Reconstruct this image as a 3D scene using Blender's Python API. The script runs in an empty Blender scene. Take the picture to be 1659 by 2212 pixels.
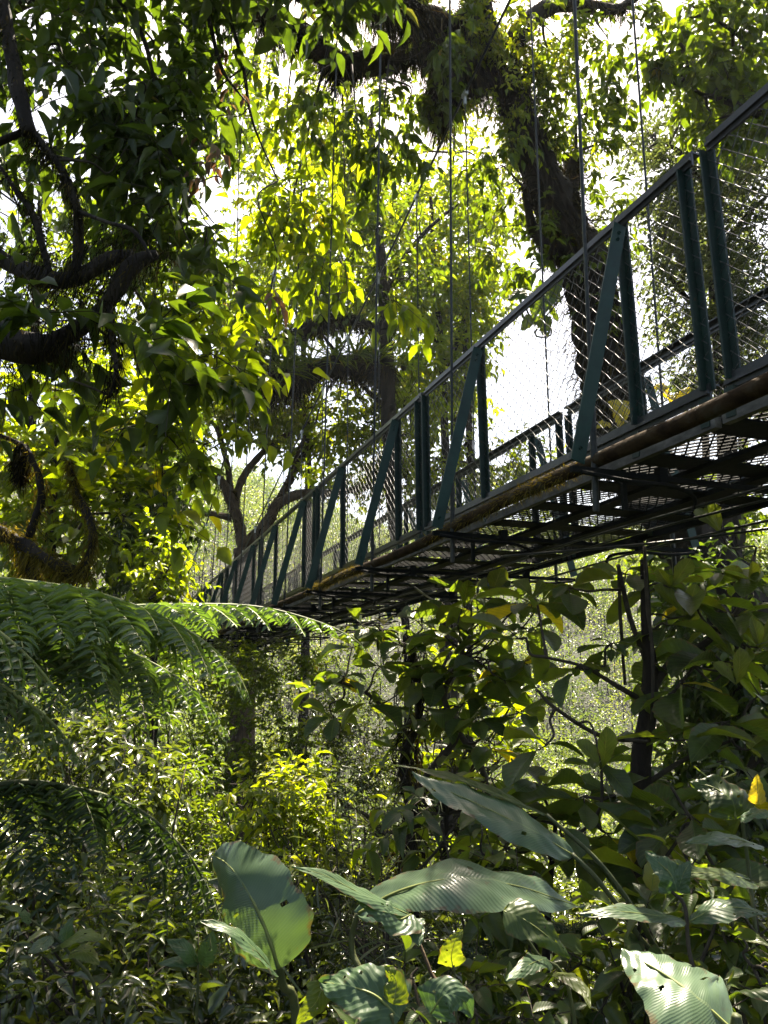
import bpy, math, random
import numpy as np
from mathutils import Vector
C = bpy.context.scene
COL = C.collection

# ------------------------------------------------------------------ camera, sky, sun, exposure
EYE = 1.6
TH, ROLL = 0.1952, 0.0061
cam = bpy.data.cameras.new('camera')
cam.sensor_fit = 'VERTICAL'
cam.sensor_height = 36.0
cam.lens = 36.0 * 1663.0 / 2212.0
cam.clip_start = 0.05
cam.clip_end = 1000
cam.dof.use_dof = False
co = bpy.data.objects.new('camera', cam)
COL.objects.link(co)
co.location = (0, 0, EYE)
co.rotation_mode = 'XYZ'
from mathutils import Matrix
co.rotation_euler = (Matrix.Rotation(math.pi/2 + TH, 3, 'X') @ Matrix.Rotation(ROLL, 3, 'Z')).to_euler()
C.camera = co

SUN_EL, SUN_AZ = math.radians(60), math.radians(8)      # azimuth to the right of straight ahead (+Y)
w = bpy.data.worlds.new('World'); C.world = w; w.use_nodes = True
nt = w.node_tree; nt.nodes.clear()
sky = nt.nodes.new('ShaderNodeTexSky'); sky.sky_type = 'NISHITA'; sky.sun_disc = False
sky.sun_elevation = SUN_EL; sky.sun_rotation = SUN_AZ
sky.air_density = 1.0; sky.dust_density = 3.0; sky.ozone_density = 1.0
bg = nt.nodes.new('ShaderNodeBackground'); bg.inputs[1].default_value = 0.065
wo = nt.nodes.new('ShaderNodeOutputWorld')
nt.links.new(sky.outputs[0], bg.inputs[0]); nt.links.new(bg.outputs[0], wo.inputs[0])
sl = bpy.data.lights.new('sun', 'SUN'); sl.energy = 5.0; sl.angle = math.radians(0.5); sl.color = (1.0, 0.95, 0.86)
so = bpy.data.objects.new('sun', sl); COL.objects.link(so)
sdir = Vector((math.sin(SUN_AZ)*math.cos(SUN_EL), math.cos(SUN_AZ)*math.cos(SUN_EL), math.sin(SUN_EL)))
so.rotation_euler = sdir.to_track_quat('Z', 'Y').to_euler()
so.location = (5, 20, 30)
C.view_settings.view_transform = 'Standard'; C.view_settings.look = 'None'
C.view_settings.exposure = 2.4; C.view_settings.gamma = 1.0
C.view_settings.use_curve_mapping = False
C.view_settings.use_white_balance = True; C.view_settings.white_balance_temperature = 7400; C.view_settings.white_balance_tint = 10
cy = C.cycles
cy.max_bounces = 7; cy.diffuse_bounces = 4; cy.glossy_bounces = 2; cy.transmission_bounces = 6
cy.transparent_max_bounces = 4; cy.sample_clamp_indirect = 6.0
cy.caustics_reflective = False; cy.caustics_refractive = False
cy.use_denoising = True; cy.denoiser = 'OPENIMAGEDENOISE'; cy.denoising_input_passes = 'RGB_ALBEDO_NORMAL'

# ------------------------------------------------------------------ helpers
F, CX, CY = 1663.0, 829.5, 1106.0
def at(px, py, Y):
    """world point at a spot of the photograph's grid, Y metres forward of the eye"""
    dx, dy = px-CX, py-CY
    c, s = math.cos(ROLL), math.sin(ROLL)
    u = (c*dx+s*dy)/F; v = -(-s*dx+c*dy)/F
    d = np.array([u, math.cos(TH)-v*math.sin(TH), math.sin(TH)+v*math.cos(TH)])
    return d*(Y/d[1]) + np.array([0, 0, EYE])
def ats(L): return [at(*q) for q in L]

def hz(x, y):
    x = np.asarray(x, float); y = np.asarray(y, float)
    b = np.interp(y, [-20, -1, 1, 12, 30, 55, 95, 200], [0.2, 0.0, -0.1, -2.4, -8, -6, 8, 30])
    l = np.clip(-x-1.0, 0, 40)*0.42
    r = np.clip(x-2.5, 0, 12)*0.12
    n = 0.10*np.sin(1.7*x+0.6*y)+0.08*np.sin(0.9*y-1.3*x+2)
    return b+l*np.clip((y+2)/8, 0, 1)+r+n

WORLD = {}
def nrm(a): return a/np.maximum(np.linalg.norm(a, axis=-1, keepdims=True), 1e-9)

class MB:
    def __init__(s): s.v=[]; s.f=[]; s.n=0; s.r=[]; s.uv=[]
    def add(s, V, faces, mi=0, rnd=0.0, uv=None):
        """faces: list of int arrays (m,3) or (m,4)"""
        V = np.asarray(V, float).reshape(-1, 3); k = len(V)
        s.v.append(V); s.r.append(np.broadcast_to(np.asarray(rnd, float), (k,)).copy())
        s.uv.append(np.zeros((k, 2)) if uv is None else np.asarray(uv, float).reshape(-1, 2))
        for f in faces:
            f = np.asarray(f, dtype=np.int64)
            if len(f): s.f.append((f+s.n, mi))
        s.n += k
    def build(s, name, mats, parent=None, smooth=True, loc=None):
        if not isinstance(mats, (list, tuple)): mats = [mats]
        V = np.concatenate(s.v); base = np.zeros(3)
        if parent is not None: base = WORLD[parent.name]
        elif loc is not None: base = np.asarray(loc, float)
        V = V-base
        me = bpy.data.meshes.new(name)
        me.vertices.add(len(V)); me.vertices.foreach_set('co', V.astype(np.float32).ravel())
        li = []; tot = []; mi = []
        for f, m in s.f:
            li.append(f.ravel()); tot.append(np.full(len(f), f.shape[1])); mi.append(np.full(len(f), m))
        li = np.concatenate(li); tot = np.concatenate(tot); mi = np.concatenate(mi)
        me.loops.add(len(li)); me.loops.foreach_set('vertex_index', li.astype(np.int32))
        me.polygons.add(len(tot))
        me.polygons.foreach_set('loop_start', (np.cumsum(tot)-tot).astype(np.int32))
        me.polygons.foreach_set('loop_total', tot.astype(np.int32))
        me.polygons.foreach_set('material_index', mi.astype(np.int32))
        me.polygons.foreach_set('use_smooth', np.full(len(tot), bool(smooth)))
        a = me.attributes.new('rnd', 'FLOAT', 'POINT')
        a.data.foreach_set('value', np.concatenate(s.r).astype(np.float32))
        uv = np.concatenate(s.uv)
        if np.any(uv):
            u = me.uv_layers.new(name='UVMap')
            u.data.foreach_set('uv', uv[li].astype(np.float32).ravel())
        me.update(calc_edges=True)
        for m in mats: me.materials.append(m)
        o = bpy.data.objects.new(name, me); COL.objects.link(o)
        if parent is not None:
            o.parent = parent; WORLD[o.name] = base
        else:
            o.location = base; WORLD[o.name] = base
        return o
    # ---- shapes
    def box(s, c, ax, ay, az, mi=0):
        """centre and three half-axis vectors"""
        c, ax, ay, az = map(np.asarray, (c, ax, ay, az))
        V = [c+i*ax+j*ay+k*az for i in (-1, 1) for j in (-1, 1) for k in (-1, 1)]
        s.add(V, [np.array([[0,1,3,2],[4,6,7,5],[0,4,5,1],[2,3,7,6],[0,2,6,4],[1,5,7,3]])], mi)
    def beam(s, a, b, wid, hei, up=(0,0,1), mi=0):
        a = np.asarray(a, float); b = np.asarray(b, float); d = nrm(b-a)
        x = nrm(np.cross(d, up)); z = np.cross(x, d)
        s.box((a+b)/2, d*np.linalg.norm(b-a)/2, x*wid/2, z*hei/2, mi)
    def prisms(s, A, B, r0, r1, k=3, mi=0, rnd=0.0):
        """many straight tapered bars at once"""
        A = np.asarray(A, float); B = np.asarray(B, float); n = len(A)
        if n == 0: return
        d = nrm(B-A); ref = np.where(np.abs(d[:, 2:3]) > .9, [[1., 0, 0]], [[0, 0, 1.]])
        x = nrm(np.cross(d, ref)); y = np.cross(d, x)
        an = np.arange(k)*2*math.pi/k
        ring = x[:, None, :]*np.cos(an)[None, :, None]+y[:, None, :]*np.sin(an)[None, :, None]
        r0 = np.broadcast_to(r0, (n,))[:, None, None]; r1 = np.broadcast_to(r1, (n,))[:, None, None]
        V = np.concatenate([A[:, None]+ring*r0, B[:, None]+ring*r1], 1)
        q = np.array([[i, (i+1) % k, k+(i+1) % k, k+i] for i in range(k)])
        Fc = (q[None]+(np.arange(n)*2*k)[:, None, None]).reshape(-1, 4)
        s.add(V, [Fc], mi, np.repeat(np.broadcast_to(rnd, (n,)), 2*k))
    def tube(s, pts, rad, k=8, mi=0, noise=0.0, sub=6, freq=9.0, seed=0, rnd=0.0, sm=True):
        P, R = spline(pts, rad, sub) if sm else (np.asarray(pts, float), np.broadcast_to(rad, (len(pts),)).astype(float))
        n = len(P); T = nrm(np.gradient(P, axis=0))
        x = np.zeros((n, 3)); ref = np.array([1., 0, 0]) if abs(T[0][0]) < .8 else np.array([0, 0, 1.])
        x[0] = nrm(ref-T[0]*np.dot(ref, T[0]))
        for i in range(1, n):
            q = x[i-1]-T[i]*np.dot(x[i-1], T[i]); x[i] = nrm(q)
        y = np.cross(T, x)
        an = np.arange(k)*2*math.pi/k
        ring = x[:, None]*np.cos(an)[None, :, None]+y[:, None]*np.sin(an)[None, :, None]
        rr = np.ones((n, k))
        if noise:
            W = P[:, None]+ring*R[:, None, None]
            rr += noise*(np.sin(W[..., 0]*freq+seed)*np.sin(W[..., 1]*freq*.8+1+seed)+.7*np.sin(W[..., 2]*freq*1.7+2*np.sin(an*3)[None]+seed)+.5*np.sin(an*5+P[:, 2:3]*freq*.5))
        V = P[:, None]+ring*(R[:, None]*rr)[..., None]
        i, j = np.meshgrid(np.arange(n-1), np.arange(k), indexing='ij')
        q = np.stack([i*k+j, i*k+(j+1) % k, (i+1)*k+(j+1) % k, (i+1)*k+j], -1).reshape(-1, 4)
        Vs = np.concatenate([V.reshape(-1, 3), P[:1], P[-1:]])
        m = n*k
        c0 = np.array([[m, (jj+1) % k, jj] for jj in range(k)])
        c1 = np.array([[m+1, (n-1)*k+jj, (n-1)*k+(jj+1) % k] for jj in range(k)])
        s.add(Vs, [q, c0, c1], mi, rnd)
        return P, R

def spline(pts, rad, sub=6):
    P = np.asarray(pts, float); n = len(P); R = np.broadcast_to(np.asarray(rad, float), (n,)) if np.ndim(rad) == 0 or len(rad) == n else np.interp(np.linspace(0, 1, n), np.linspace(0, 1, len(rad)), rad)
    if n == 2: 
        t = np.linspace(0, 1, sub+1)[:, None]
        return P[0]*(1-t)+P[1]*t, R[0]*(1-t[:, 0])+R[1]*t[:, 0]
    Q = np.concatenate([[2*P[0]-P[1]], P, [2*P[-1]-P[-2]]])
    out = []; ro = []
    for i in range(n-1):
        for t in np.linspace(0, 1, sub, endpoint=False):
            p0, p1, p2, p3 = Q[i:i+4]
            out.append(.5*((2*p1)+(-p0+p2)*t+(2*p0-5*p1+4*p2-p3)*t*t+(-p0+3*p1-3*p2+p3)*t**3)); ro.append(R[i]*(1-t)+R[i+1]*t)
    out.append(P[-1]); ro.append(R[-1])
    return np.array(out), np.array(ro)

def tag(o, label, cat, group=None, kind=None):
    if label: o['label'] = label
    if cat: o['category'] = cat
    if group: o['group'] = group
    if kind: o['kind'] = kind
    return o
def thing(name, label, cat, loc, group=None):
    o = bpy.data.objects.new(name, None); COL.objects.link(o)
    o.empty_display_size = 0.2
    o.location = loc; WORLD[o.name] = np.asarray(loc, float)
    return tag(o, label, cat, group)
def ground_at(p): return np.array([p[0], p[1], float(hz(p[0], p[1]))])

# ------------------------------------------------------------------ materials
def newmat(name):
    m = bpy.data.materials.new(name); m.use_nodes = True
    n = m.node_tree.nodes; n.clear()
    return m, n, m.node_tree.links
def ramp(n, stops):
    r = n.new('ShaderNodeValToRGB'); e = r.color_ramp.elements
    while len(e) < len(stops): e.new(0.5)
    for q, (p, c) in zip(e, stops): q.position = p; q.color = (*c, 1)
    return r
def leaf_mat(name, stops, tint=(2.6, 2.4, 0.9), tmix=0.42, rough=0.42, spec=0.4, mottled=0.25, veins=None, coat=0.0):
    """stops: colours over the per-leaf random value; light passes through the blade tinted yellow-green"""
    m, n, l = newmat(name)
    a = n.new('ShaderNodeAttribute'); a.attribute_name = 'rnd'
    r = ramp(n, stops); l.new(a.outputs['Fac'], r.inputs[0])
    col = r.outputs[0]
    tc = n.new('ShaderNodeTexCoord')
    if mottled:
        no = n.new('ShaderNodeTexNoise'); no.inputs['Scale'].default_value = 14; no.inputs['Detail'].default_value = 2
        l.new(tc.outputs['Object'], no.inputs['Vector'])
        mp = n.new('ShaderNodeMapRange'); mp.inputs[1].default_value = .3; mp.inputs[2].default_value = .7
        mp.inputs[3].default_value = 1-mottled; mp.inputs[4].default_value = 1+mottled
        l.new(no.outputs[0], mp.inputs[0])
        mx = n.new('ShaderNodeVectorMath'); mx.operation = 'SCALE'
        l.new(col, mx.inputs[0]); l.new(mp.outputs[0], mx.inputs['Scale']); col = mx.outputs[0]
    bump = None
    if veins:
        N, slant, pale, bstr = veins
        sp = n.new('ShaderNodeSeparateXYZ'); l.new(tc.outputs['UV'], sp.inputs[0])
        def M(op, A, B=None, clamp=False):
            q = n.new('ShaderNodeMath'); q.operation = op; q.use_clamp = clamp
            for i, z in enumerate((A, B)):
                if z is None: continue
                if isinstance(z, (int, float)): q.inputs[i].default_value = z
                else: l.new(z, q.inputs[i])
            return q.outputs[0]
        au = M('ABSOLUTE', M('SUBTRACT', sp.outputs[0], 0.5))
        ph = M('MULTIPLY', M('SUBTRACT', sp.outputs[1], M('MULTIPLY', au, slant)), N*2*math.pi)
        wv = M('SINE', ph)
        line = M('MULTIPLY', M('SUBTRACT', wv, 0.75), 4.0, True)
        mid = M('LESS_THAN', au, 0.016)
        vein = M('MAXIMUM', M('MULTIPLY', line, 0.45), mid)
        ns = n.new('ShaderNodeTexNoise'); ns.inputs['Scale'].default_value = 38; ns.inputs['Detail'].default_value = 4; l.new(tc.outputs['Object'], ns.inputs['Vector'])
        edge = M('MULTIPLY', M('SUBTRACT', au, 0.40), 2.2)
        spots = M('MULTIPLY', M('SUBTRACT', M('ADD', ns.outputs[0], M('MAXIMUM', edge, 0.0)), 0.645), 7.0, True)
        sc_ = n.new('ShaderNodeMix'); sc_.data_type = 'RGBA'; l.new(spots, sc_.inputs['Factor']); l.new(col, sc_.inputs[6]); sc_.inputs[7].default_value = (.09, .065, .03, 1); col = sc_.outputs[2]
        mc = n.new('ShaderNodeMix'); mc.data_type = 'RGBA'
        l.new(vein, mc.inputs['Factor']); l.new(col, mc.inputs[6]); mc.inputs[7].default_value = (*pale, 1)
        col = mc.outputs[2]
        bump = n.new('ShaderNodeBump'); bump.inputs['Strength'].default_value = bstr; bump.inputs['Distance'].default_value = 0.01
        l.new(M('ADD', wv, M('MULTIPLY', mid, 2.0)), bump.inputs['Height'])
    p = n.new('ShaderNodeBsdfPrincipled'); p.inputs['Roughness'].default_value = rough
    p.inputs['Specular IOR Level'].default_value = spec
    l.new(col, p.inputs['Base Color'])
    t = n.new('ShaderNodeBsdfTranslucent')
    tm = n.new('ShaderNodeVectorMath'); tm.operation = 'MULTIPLY'; tm.inputs[1].default_value = tint
    l.new(col, tm.inputs[0]); l.new(tm.outputs[0], t.inputs['Color'])
    if bump: l.new(bump.outputs[0], p.inputs['Normal'])
    mix = n.new('ShaderNodeMixShader'); mix.inputs[0].default_value = tmix
    l.new(p.outputs[0], mix.inputs[1]); l.new(t.outputs[0], mix.inputs[2])
    o = n.new('ShaderNodeOutputMaterial'); l.new(mix.outputs[0], o.inputs['Surface'])
    return m
def rock_mat(name, stops, scale=6, rough=0.9, bump=0.6, metallic=0.0, spec=0.3, stretch=(1,1,1), detail=6, dist=0.02):
    m, n, l = newmat(name)
    tc = n.new('ShaderNodeTexCoord'); mp = n.new('ShaderNodeMapping'); mp.inputs['Scale'].default_value = stretch
    l.new(tc.outputs['Object'], mp.inputs[0])
    no = n.new('ShaderNodeTexNoise'); no.inputs['Scale'].default_value = scale; no.inputs['Detail'].default_value = detail
    no.inputs['Roughness'].default_value = .65
    l.new(mp.outputs[0], no.inputs['Vector'])
    r = ramp(n, stops); l.new(no.outputs[0], r.inputs[0])
    p = n.new('ShaderNodeBsdfPrincipled'); p.inputs['Roughness'].default_value = rough; p.inputs['Metallic'].default_value = metallic
    p.inputs['Specular IOR Level'].default_value = spec
    l.new(r.outputs[0], p.inputs['Base Color'])
    if bump:
        b = n.new('ShaderNodeBump'); b.inputs['Strength'].default_value = bump; b.inputs['Distance'].default_value = dist
        l.new(no.outputs[0], b.inputs['Height']); l.new(b.outputs[0], p.inputs['Normal'])
    o = n.new('ShaderNodeOutputMaterial'); l.new(p.outputs[0], o.inputs['Surface'])
    return m

M = {}
# leaves: dark understory, mid, bright backlit, grey-green, sun-gold, yellowing
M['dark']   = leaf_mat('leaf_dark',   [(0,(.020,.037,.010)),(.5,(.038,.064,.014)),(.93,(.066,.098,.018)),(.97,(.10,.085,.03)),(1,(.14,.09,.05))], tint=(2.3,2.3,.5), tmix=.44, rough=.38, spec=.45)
M['mid']    = leaf_mat('leaf_mid',    [(0,(.032,.058,.011)),(.5,(.060,.095,.014)),(.95,(.10,.135,.018)),(1,(.20,.15,.03))], tint=(2.7,2.5,.6), tmix=.52)
M['bright'] = leaf_mat('leaf_bright', [(0,(.055,.085,.010)),(.5,(.095,.135,.013)),(.9,(.15,.175,.017)),(1,(.25,.21,.03))], tint=(3.0,2.8,.7), tmix=.62)  # backlit glow partly put into this yellower, lighter colour
M['grey']   = leaf_mat('leaf_grey',   [(0,(.040,.055,.026)),(.5,(.065,.085,.038)),(.95,(.10,.12,.04)),(1,(.15,.15,.04))], tint=(1.9,1.9,.8), tmix=.45, rough=.36, spec=.5)
M['gloss']  = leaf_mat('leaf_gloss',  [(0,(.026,.042,.014)),(.5,(.050,.074,.020)),(.95,(.10,.125,.03)),(1,(.20,.17,.04))], tint=(2.5,2.3,.6), tmix=.42, rough=.24, spec=.85)
M['gold']   = leaf_mat('leaf_gold',   [(0,(.075,.11,.012)),(.6,(.12,.155,.016)),(1,(.19,.19,.03))], tint=(2.8,2.7,.6), tmix=.55)  # yellow colour and strong tint stand in for sunlit leaves
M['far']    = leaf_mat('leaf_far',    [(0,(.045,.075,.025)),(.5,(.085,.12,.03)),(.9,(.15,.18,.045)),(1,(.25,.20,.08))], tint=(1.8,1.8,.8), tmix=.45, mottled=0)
M['broad']  = leaf_mat('leaf_broad',  [(0,(.028,.050,.015)),(.5,(.052,.084,.021)),(.90,(.085,.11,.024)),(.97,(.15,.15,.03)),(1,(.26,.22,.03))], tint=(3.0,2.8,.5), tmix=.50, rough=.40, spec=.5, veins=(11,.5,(.075,.11,.035),.12))
M['palm']   = leaf_mat('leaf_banana', [(0,(.050,.092,.052)),(1,(.085,.135,.075))], tint=(1.5,1.6,.5), tmix=.30, rough=.28, spec=.5, veins=(60,.22,(.12,.17,.09),.10), mottled=.12)
M['pale']   = leaf_mat('leaf_pale',   [(0,(.036,.072,.030)),(1,(.065,.115,.052))], tint=(1.6,1.8,.6), tmix=.34, rough=.42, spec=.45, veins=(9,.7,(.11,.17,.08),.14), mottled=.2)
M['lime']   = leaf_mat('leaf_lime',   [(0,(.09,.13,.02)),(1,(.14,.17,.025))], tint=(2.0,1.9,.5), tmix=.5, rough=.45, veins=(8,.7,(.2,.22,.06),.15))
M['yellow'] = leaf_mat('leaf_yellow', [(0,(.45,.36,.03)),(1,(.55,.42,.04))], tint=(1.3,1.2,.5), tmix=.5, veins=(8,.6,(.5,.45,.1),.2))
M['fern']   = leaf_mat('leaf_fern',   [(0,(.046,.082,.034)),(.6,(.076,.120,.048)),(1,(.11,.155,.06))], tint=(2.0,2.2,.5), tmix=.36, rough=.33, spec=.6, mottled=0)
M['fern_dark'] = leaf_mat('leaf_fern_dark', [(0,(.016,.034,.013)),(1,(.035,.062,.022))], tint=(1.7,1.7,.5), tmix=.35, rough=.45, mottled=0)  # darker copy of the fern green, shade put into the colour
M['rachis'] = rock_mat('fern_rachis', [(.3,(.10,.13,.03)),(.7,(.20,.22,.07))], scale=20, rough=.5, bump=0)
M['stem']   = rock_mat('green_stem', [(.3,(.03,.045,.015)),(.7,(.08,.085,.03))], scale=15, rough=.6, bump=.2)
M['twig']   = rock_mat('twig_bark', [(.3,(.018,.014,.010)),(.7,(.06,.048,.032))], scale=15, rough=.85, bump=0)
M['bark']   = rock_mat('bark', [(.25,(.004,.003,.002)),(.5,(.014,.010,.007)),(.62,(.030,.023,.015)),(.8,(.026,.028,.010))], scale=7, bump=1.0, stretch=(1,1,.35), dist=.04)
M['barkpale'] = rock_mat('bark_pale', [(.25,(.018,.011,.006)),(.45,(.055,.036,.020)),(.6,(.10,.068,.040)),(.75,(.05,.05,.02))], scale=5, bump=.8, stretch=(1,1,.5), dist=.04)
M['moss']   = leaf_mat('moss', [(0,(.005,.005,.002)),(.5,(.014,.012,.005)),(.85,(.045,.038,.010)),(1,(.09,.07,.018))], tint=(1.5,1.2,.4), tmix=.22, rough=.9, spec=.1, mottled=0)
M['mossgold'] = leaf_mat('moss_gold', [(0,(.05,.04,.010)),(.5,(.11,.09,.018)),(1,(.20,.16,.03))], tint=(1.7,1.5,.5), tmix=.4, rough=.9, spec=.1, mottled=0)
M['soil']   = rock_mat('forest_floor', [(.25,(.006,.006,.003)),(.5,(.012,.014,.005)),(.62,(.013,.026,.006)),(.85,(.026,.040,.010))], scale=3.0, bump=1.0, detail=10, dist=.1)
M['paint']  = rock_mat('green_paint', [(.30,(.003,.013,.010)),(.55,(.005,.022,.016)),(.64,(.009,.030,.022)),(.70,(.045,.028,.016)),(.80,(.05,.045,.035))], scale=13, rough=.5, bump=.12, spec=.3, detail=8)
M['brace']  = rock_mat('brace_paint', [(.30,(.004,.022,.017)),(.6,(.007,.038,.029)),(.78,(.014,.042,.033))], scale=9, rough=.5, bump=.1, spec=.3, detail=8)
M['rail']   = rock_mat('rail_paint_sheen', [(.30,(.008,.011,.012)),(.55,(.014,.017,.017)),(.72,(.022,.025,.024)),(.82,(.05,.045,.035))], scale=14, rough=.38, bump=.2, spec=.55, detail=8)  # greyer than the post paint: sheen put into the colour
M['steel']  = rock_mat('weathered_steel', [(.3,(.025,.024,.020)),(.55,(.08,.077,.066)),(.75,(.16,.155,.135))], scale=12, rough=.8, bump=.3, stretch=(1,1,2), detail=8)
M['rusty']  = rock_mat('rusty_mossy_pipe', [(.28,(.006,.004,.002)),(.42,(.018,.010,.005)),(.52,(.036,.022,.010)),(.62,(.045,.038,.026)),(.78,(.10,.09,.07))], scale=7, rough=.95, spec=.08, bump=.7, detail=9)
M['wire']   = rock_mat('galvanised_wire', [(.3,(.02,.022,.022)),(.7,(.07,.075,.075))], scale=25, rough=.35, bump=0, metallic=.6)
M['cable']  = rock_mat('steel_cable', [(.3,(.010,.013,.013)),(.7,(.035,.04,.038))], scale=30, rough=.45, bump=0, metallic=.3)
M['clamp']  = rock_mat('clamp_metal', [(.3,(.30,.31,.31)),(.7,(.55,.56,.56))], scale=30, rough=.4, bump=0, metallic=.4)
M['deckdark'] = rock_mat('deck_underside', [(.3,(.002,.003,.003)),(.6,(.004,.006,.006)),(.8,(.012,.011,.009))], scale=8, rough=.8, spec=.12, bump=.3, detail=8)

# ------------------------------------------------------------------ leaves
def tmpl(stations, across=3, bend=.15, fold=.12, wavy=0.0, seed=0):
    """stations: (v, halfwidth); returns verts (u,v,w), faces, uv"""
    V=[]; UV=[]; T=[]; Q=[]; rows=[]
    rs = np.random.RandomState(seed)
    for v, h in stations:
        row=[]
        us = [0.0] if h <= 1e-6 else np.linspace(-1, 1, across)
        for u in us:
            ww = -bend*v*v + fold*abs(u)*h*2 + (wavy*math.sin(v*14+seed*2+u*2)*abs(u) if wavy else 0)
            row.append(len(V)); V.append((u*h*(1+(rs.uniform(-.12,.12) if wavy else 0)), v, ww)); UV.append((.5+.5*u if h>1e-6 else .5, v))
        rows.append(row)
    for a, b in zip(rows[:-1], rows[1:]):
        if len(a) == 1:
            for i in range(len(b)-1): T.append((a[0], b[i+1], b[i]))
        elif len(b) == 1:
            for i in range(len(a)-1): T.append((a[i], a[i+1], b[0]))
        else:
            for i in range(len(a)-1): Q.append((a[i], a[i+1], b[i+1], b[i]))
    return np.array(V), np.array(T).reshape(-1,3), np.array(Q).reshape(-1,4), np.array(UV)
TP = {
 'small': [tmpl([(0,0),(.45,.5),(1,0)], 3, b, .25) for b in (.08,.25)],
 'mid':   [tmpl([(0,0),(.12,.26),(.38,.5),(.7,.36),(1,0)], 3, b, fo, 0, k) for k,(b,fo) in enumerate(((.1,.2),(.3,.15),(.5,.25)))],
 'lance': [tmpl([(0,0),(.15,.3),(.42,.5),(.72,.32),(.9,.1),(1,0)], 3, b, fo, 0, k) for k,(b,fo) in enumerate(((.2,.2),(.45,.15)))],
 'obov':  [tmpl([(0,.03),(.15,.12),(.35,.28),(.55,.44),(.74,.5),(.88,.38),(.96,.2),(1,0)], 7, b, fo, wv, k) for k,(b,fo,wv) in enumerate(((.1,.16,.018),(.32,.10,.03),(.55,.2,.02),(.2,.28,.03)))],
 'ovate': [tmpl([(0,.02),(.06,.26),(.18,.45),(.35,.5),(.55,.42),(.75,.26),(.9,.10),(1,0)], 5, b, fo, .012, k) for k,(b,fo) in enumerate(((.12,.14),(.35,.12),(.6,.2)))],
 'strap': [tmpl([(0,.25),(.3,.5),(.6,.45),(.85,.25),(1,0)], 2, b, 0) for b in (.4,.8)],
 'blade': [(np.array([(-.5,0,0),(.5,0,0),(0,1,-.05)]), np.array([[0,1,2]]), np.zeros((0,4),int), np.zeros((3,2)))],
}
def add_leaves(mb, kind, P, D, N, L, W, rnd, mi=0, uv=False):
    P = np.asarray(P, float); n = len(P)
    if n == 0: return
    D = nrm(np.asarray(D, float)); S = nrm(np.cross(D, N)); N = np.cross(S, D)
    L = np.broadcast_to(L, (n,)); W = np.broadcast_to(W, (n,)); rnd = np.broadcast_to(rnd, (n,))
    vs = TP[kind]; g = np.arange(n) % len(vs)
    for k, (tv, tt, tq, tu) in enumerate(vs):
        I = np.where(g == k)[0]
        if len(I) == 0: continue
        V = P[I][:, None]+D[I][:, None]*(tv[None, :, 1:2]*L[I][:, None, None])+S[I][:, None]*(tv[None, :, 0:1]*W[I][:, None, None])+N[I][:, None]*(tv[None, :, 2:3]*L[I][:, None, None])
        off = (np.arange(len(I))*len(tv))[:, None, None]
        mb.add(V, [(tt[None]+off).reshape(-1, 3), (tq[None]+off).reshape(-1, 4)], mi, np.repeat(rnd[I], len(tv)), np.tile(tu, (len(I), 1)) if uv else None)

def rvec(rs, n): return nrm(rs.normal(size=(n, 3)))
def foliage(mb, rs, clumps, L, W=None, kind='mid', per=7, droop=.3, gap=.42, up=1.0, clus=7, uv=False, twig=1, jit=.3, yellow=0.0, twr=None):
    """clumps: (px,py,Y,rx_px,ry_px,depth_m,twigs). Twigs gather in small sprays inside each clump; leaves alternate along each twig"""
    if W is None: W = L*.45
    for (px, py, Y, rx, ry, rz, n) in clumps:
        c = at(px, py, Y); sc = Y/F
        foliage_w(mb, rs, c, (rx*sc, rz, ry*sc), n, L, W, kind, per, droop, gap, up, clus, uv, twig, jit, twr)
def foliage_w(mb, rs, c, rad, n, L, W, kind='mid', per=7, droop=.3, gap=.42, up=1.0, clus=7, uv=False, twig=1, jit=.3, twr=None):
    rad = np.asarray(rad, float)
    nc = max(1, int(n/clus))
    cc = rvec(rs, nc)*(rs.uniform(0, 1, (nc, 1))**.45)*rad
    ci = rs.randint(0, nc, n)
    A = cc[ci]+rvec(rs, n)*rs.uniform(.1, 1, (n, 1))*np.minimum(rad*.38, L*2.6)
    out = nrm(A/rad+1e-6)
    td = nrm(out*.5+rvec(rs, n)*.8+np.array([0, 0, -droop]))
    tl = L*gap*per*rs.uniform(.6, 1.2, n)
    A = A+c
    B = A+td*tl[:, None]
    mid = (A+B)/2+np.array([0, 0, .06])*tl[:, None]
    if twig:
        r = (twr if twr else max(.0022, L*.018))
        mb.prisms(A, mid, r*1.2, r, 3, twig, .5); mb.prisms(mid, B, r, r*.5, 3, twig, .5)
    T = rs.uniform(.08, 1.0, (n, per)); T[:, 0] = 1.0
    P = (A[:, None]+(B-A)[:, None]*T[..., None])+np.array([0, 0, .05])*(tl[:, None]*(T*(1-T))*4)[..., None]
    side = nrm(np.cross(td, np.array([0, 0, 1.]))+1e-6)
    sg = np.where(np.arange(per)[None, :] % 2 == 0, 1., -1.)*np.ones((n, 1))
    sg[:, 0] *= .15
    D = td[:, None]*.55+side[:, None]*sg[..., None]+rs.normal(size=(n, per, 3))*jit+np.array([0, 0, -droop*.9])
    N = np.array([0, 0, up])+rs.normal(size=(n, per, 3))*.38+out[:, None]*.2
    Ls = L*rs.uniform(.55, 1.2, (n, per))
    R = np.clip(rs.uniform(0, 1, (n, 1))*.6+rs.uniform(0, 1, (n, per))*.45-.03, 0, 1)
    add_leaves(mb, kind, P.reshape(-1, 3), D.reshape(-1, 3), N.reshape(-1, 3), Ls.ravel(), Ls.ravel()*(W/L)*rs.uniform(.8, 1.15, n*per), R.ravel(), 0, uv)

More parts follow.
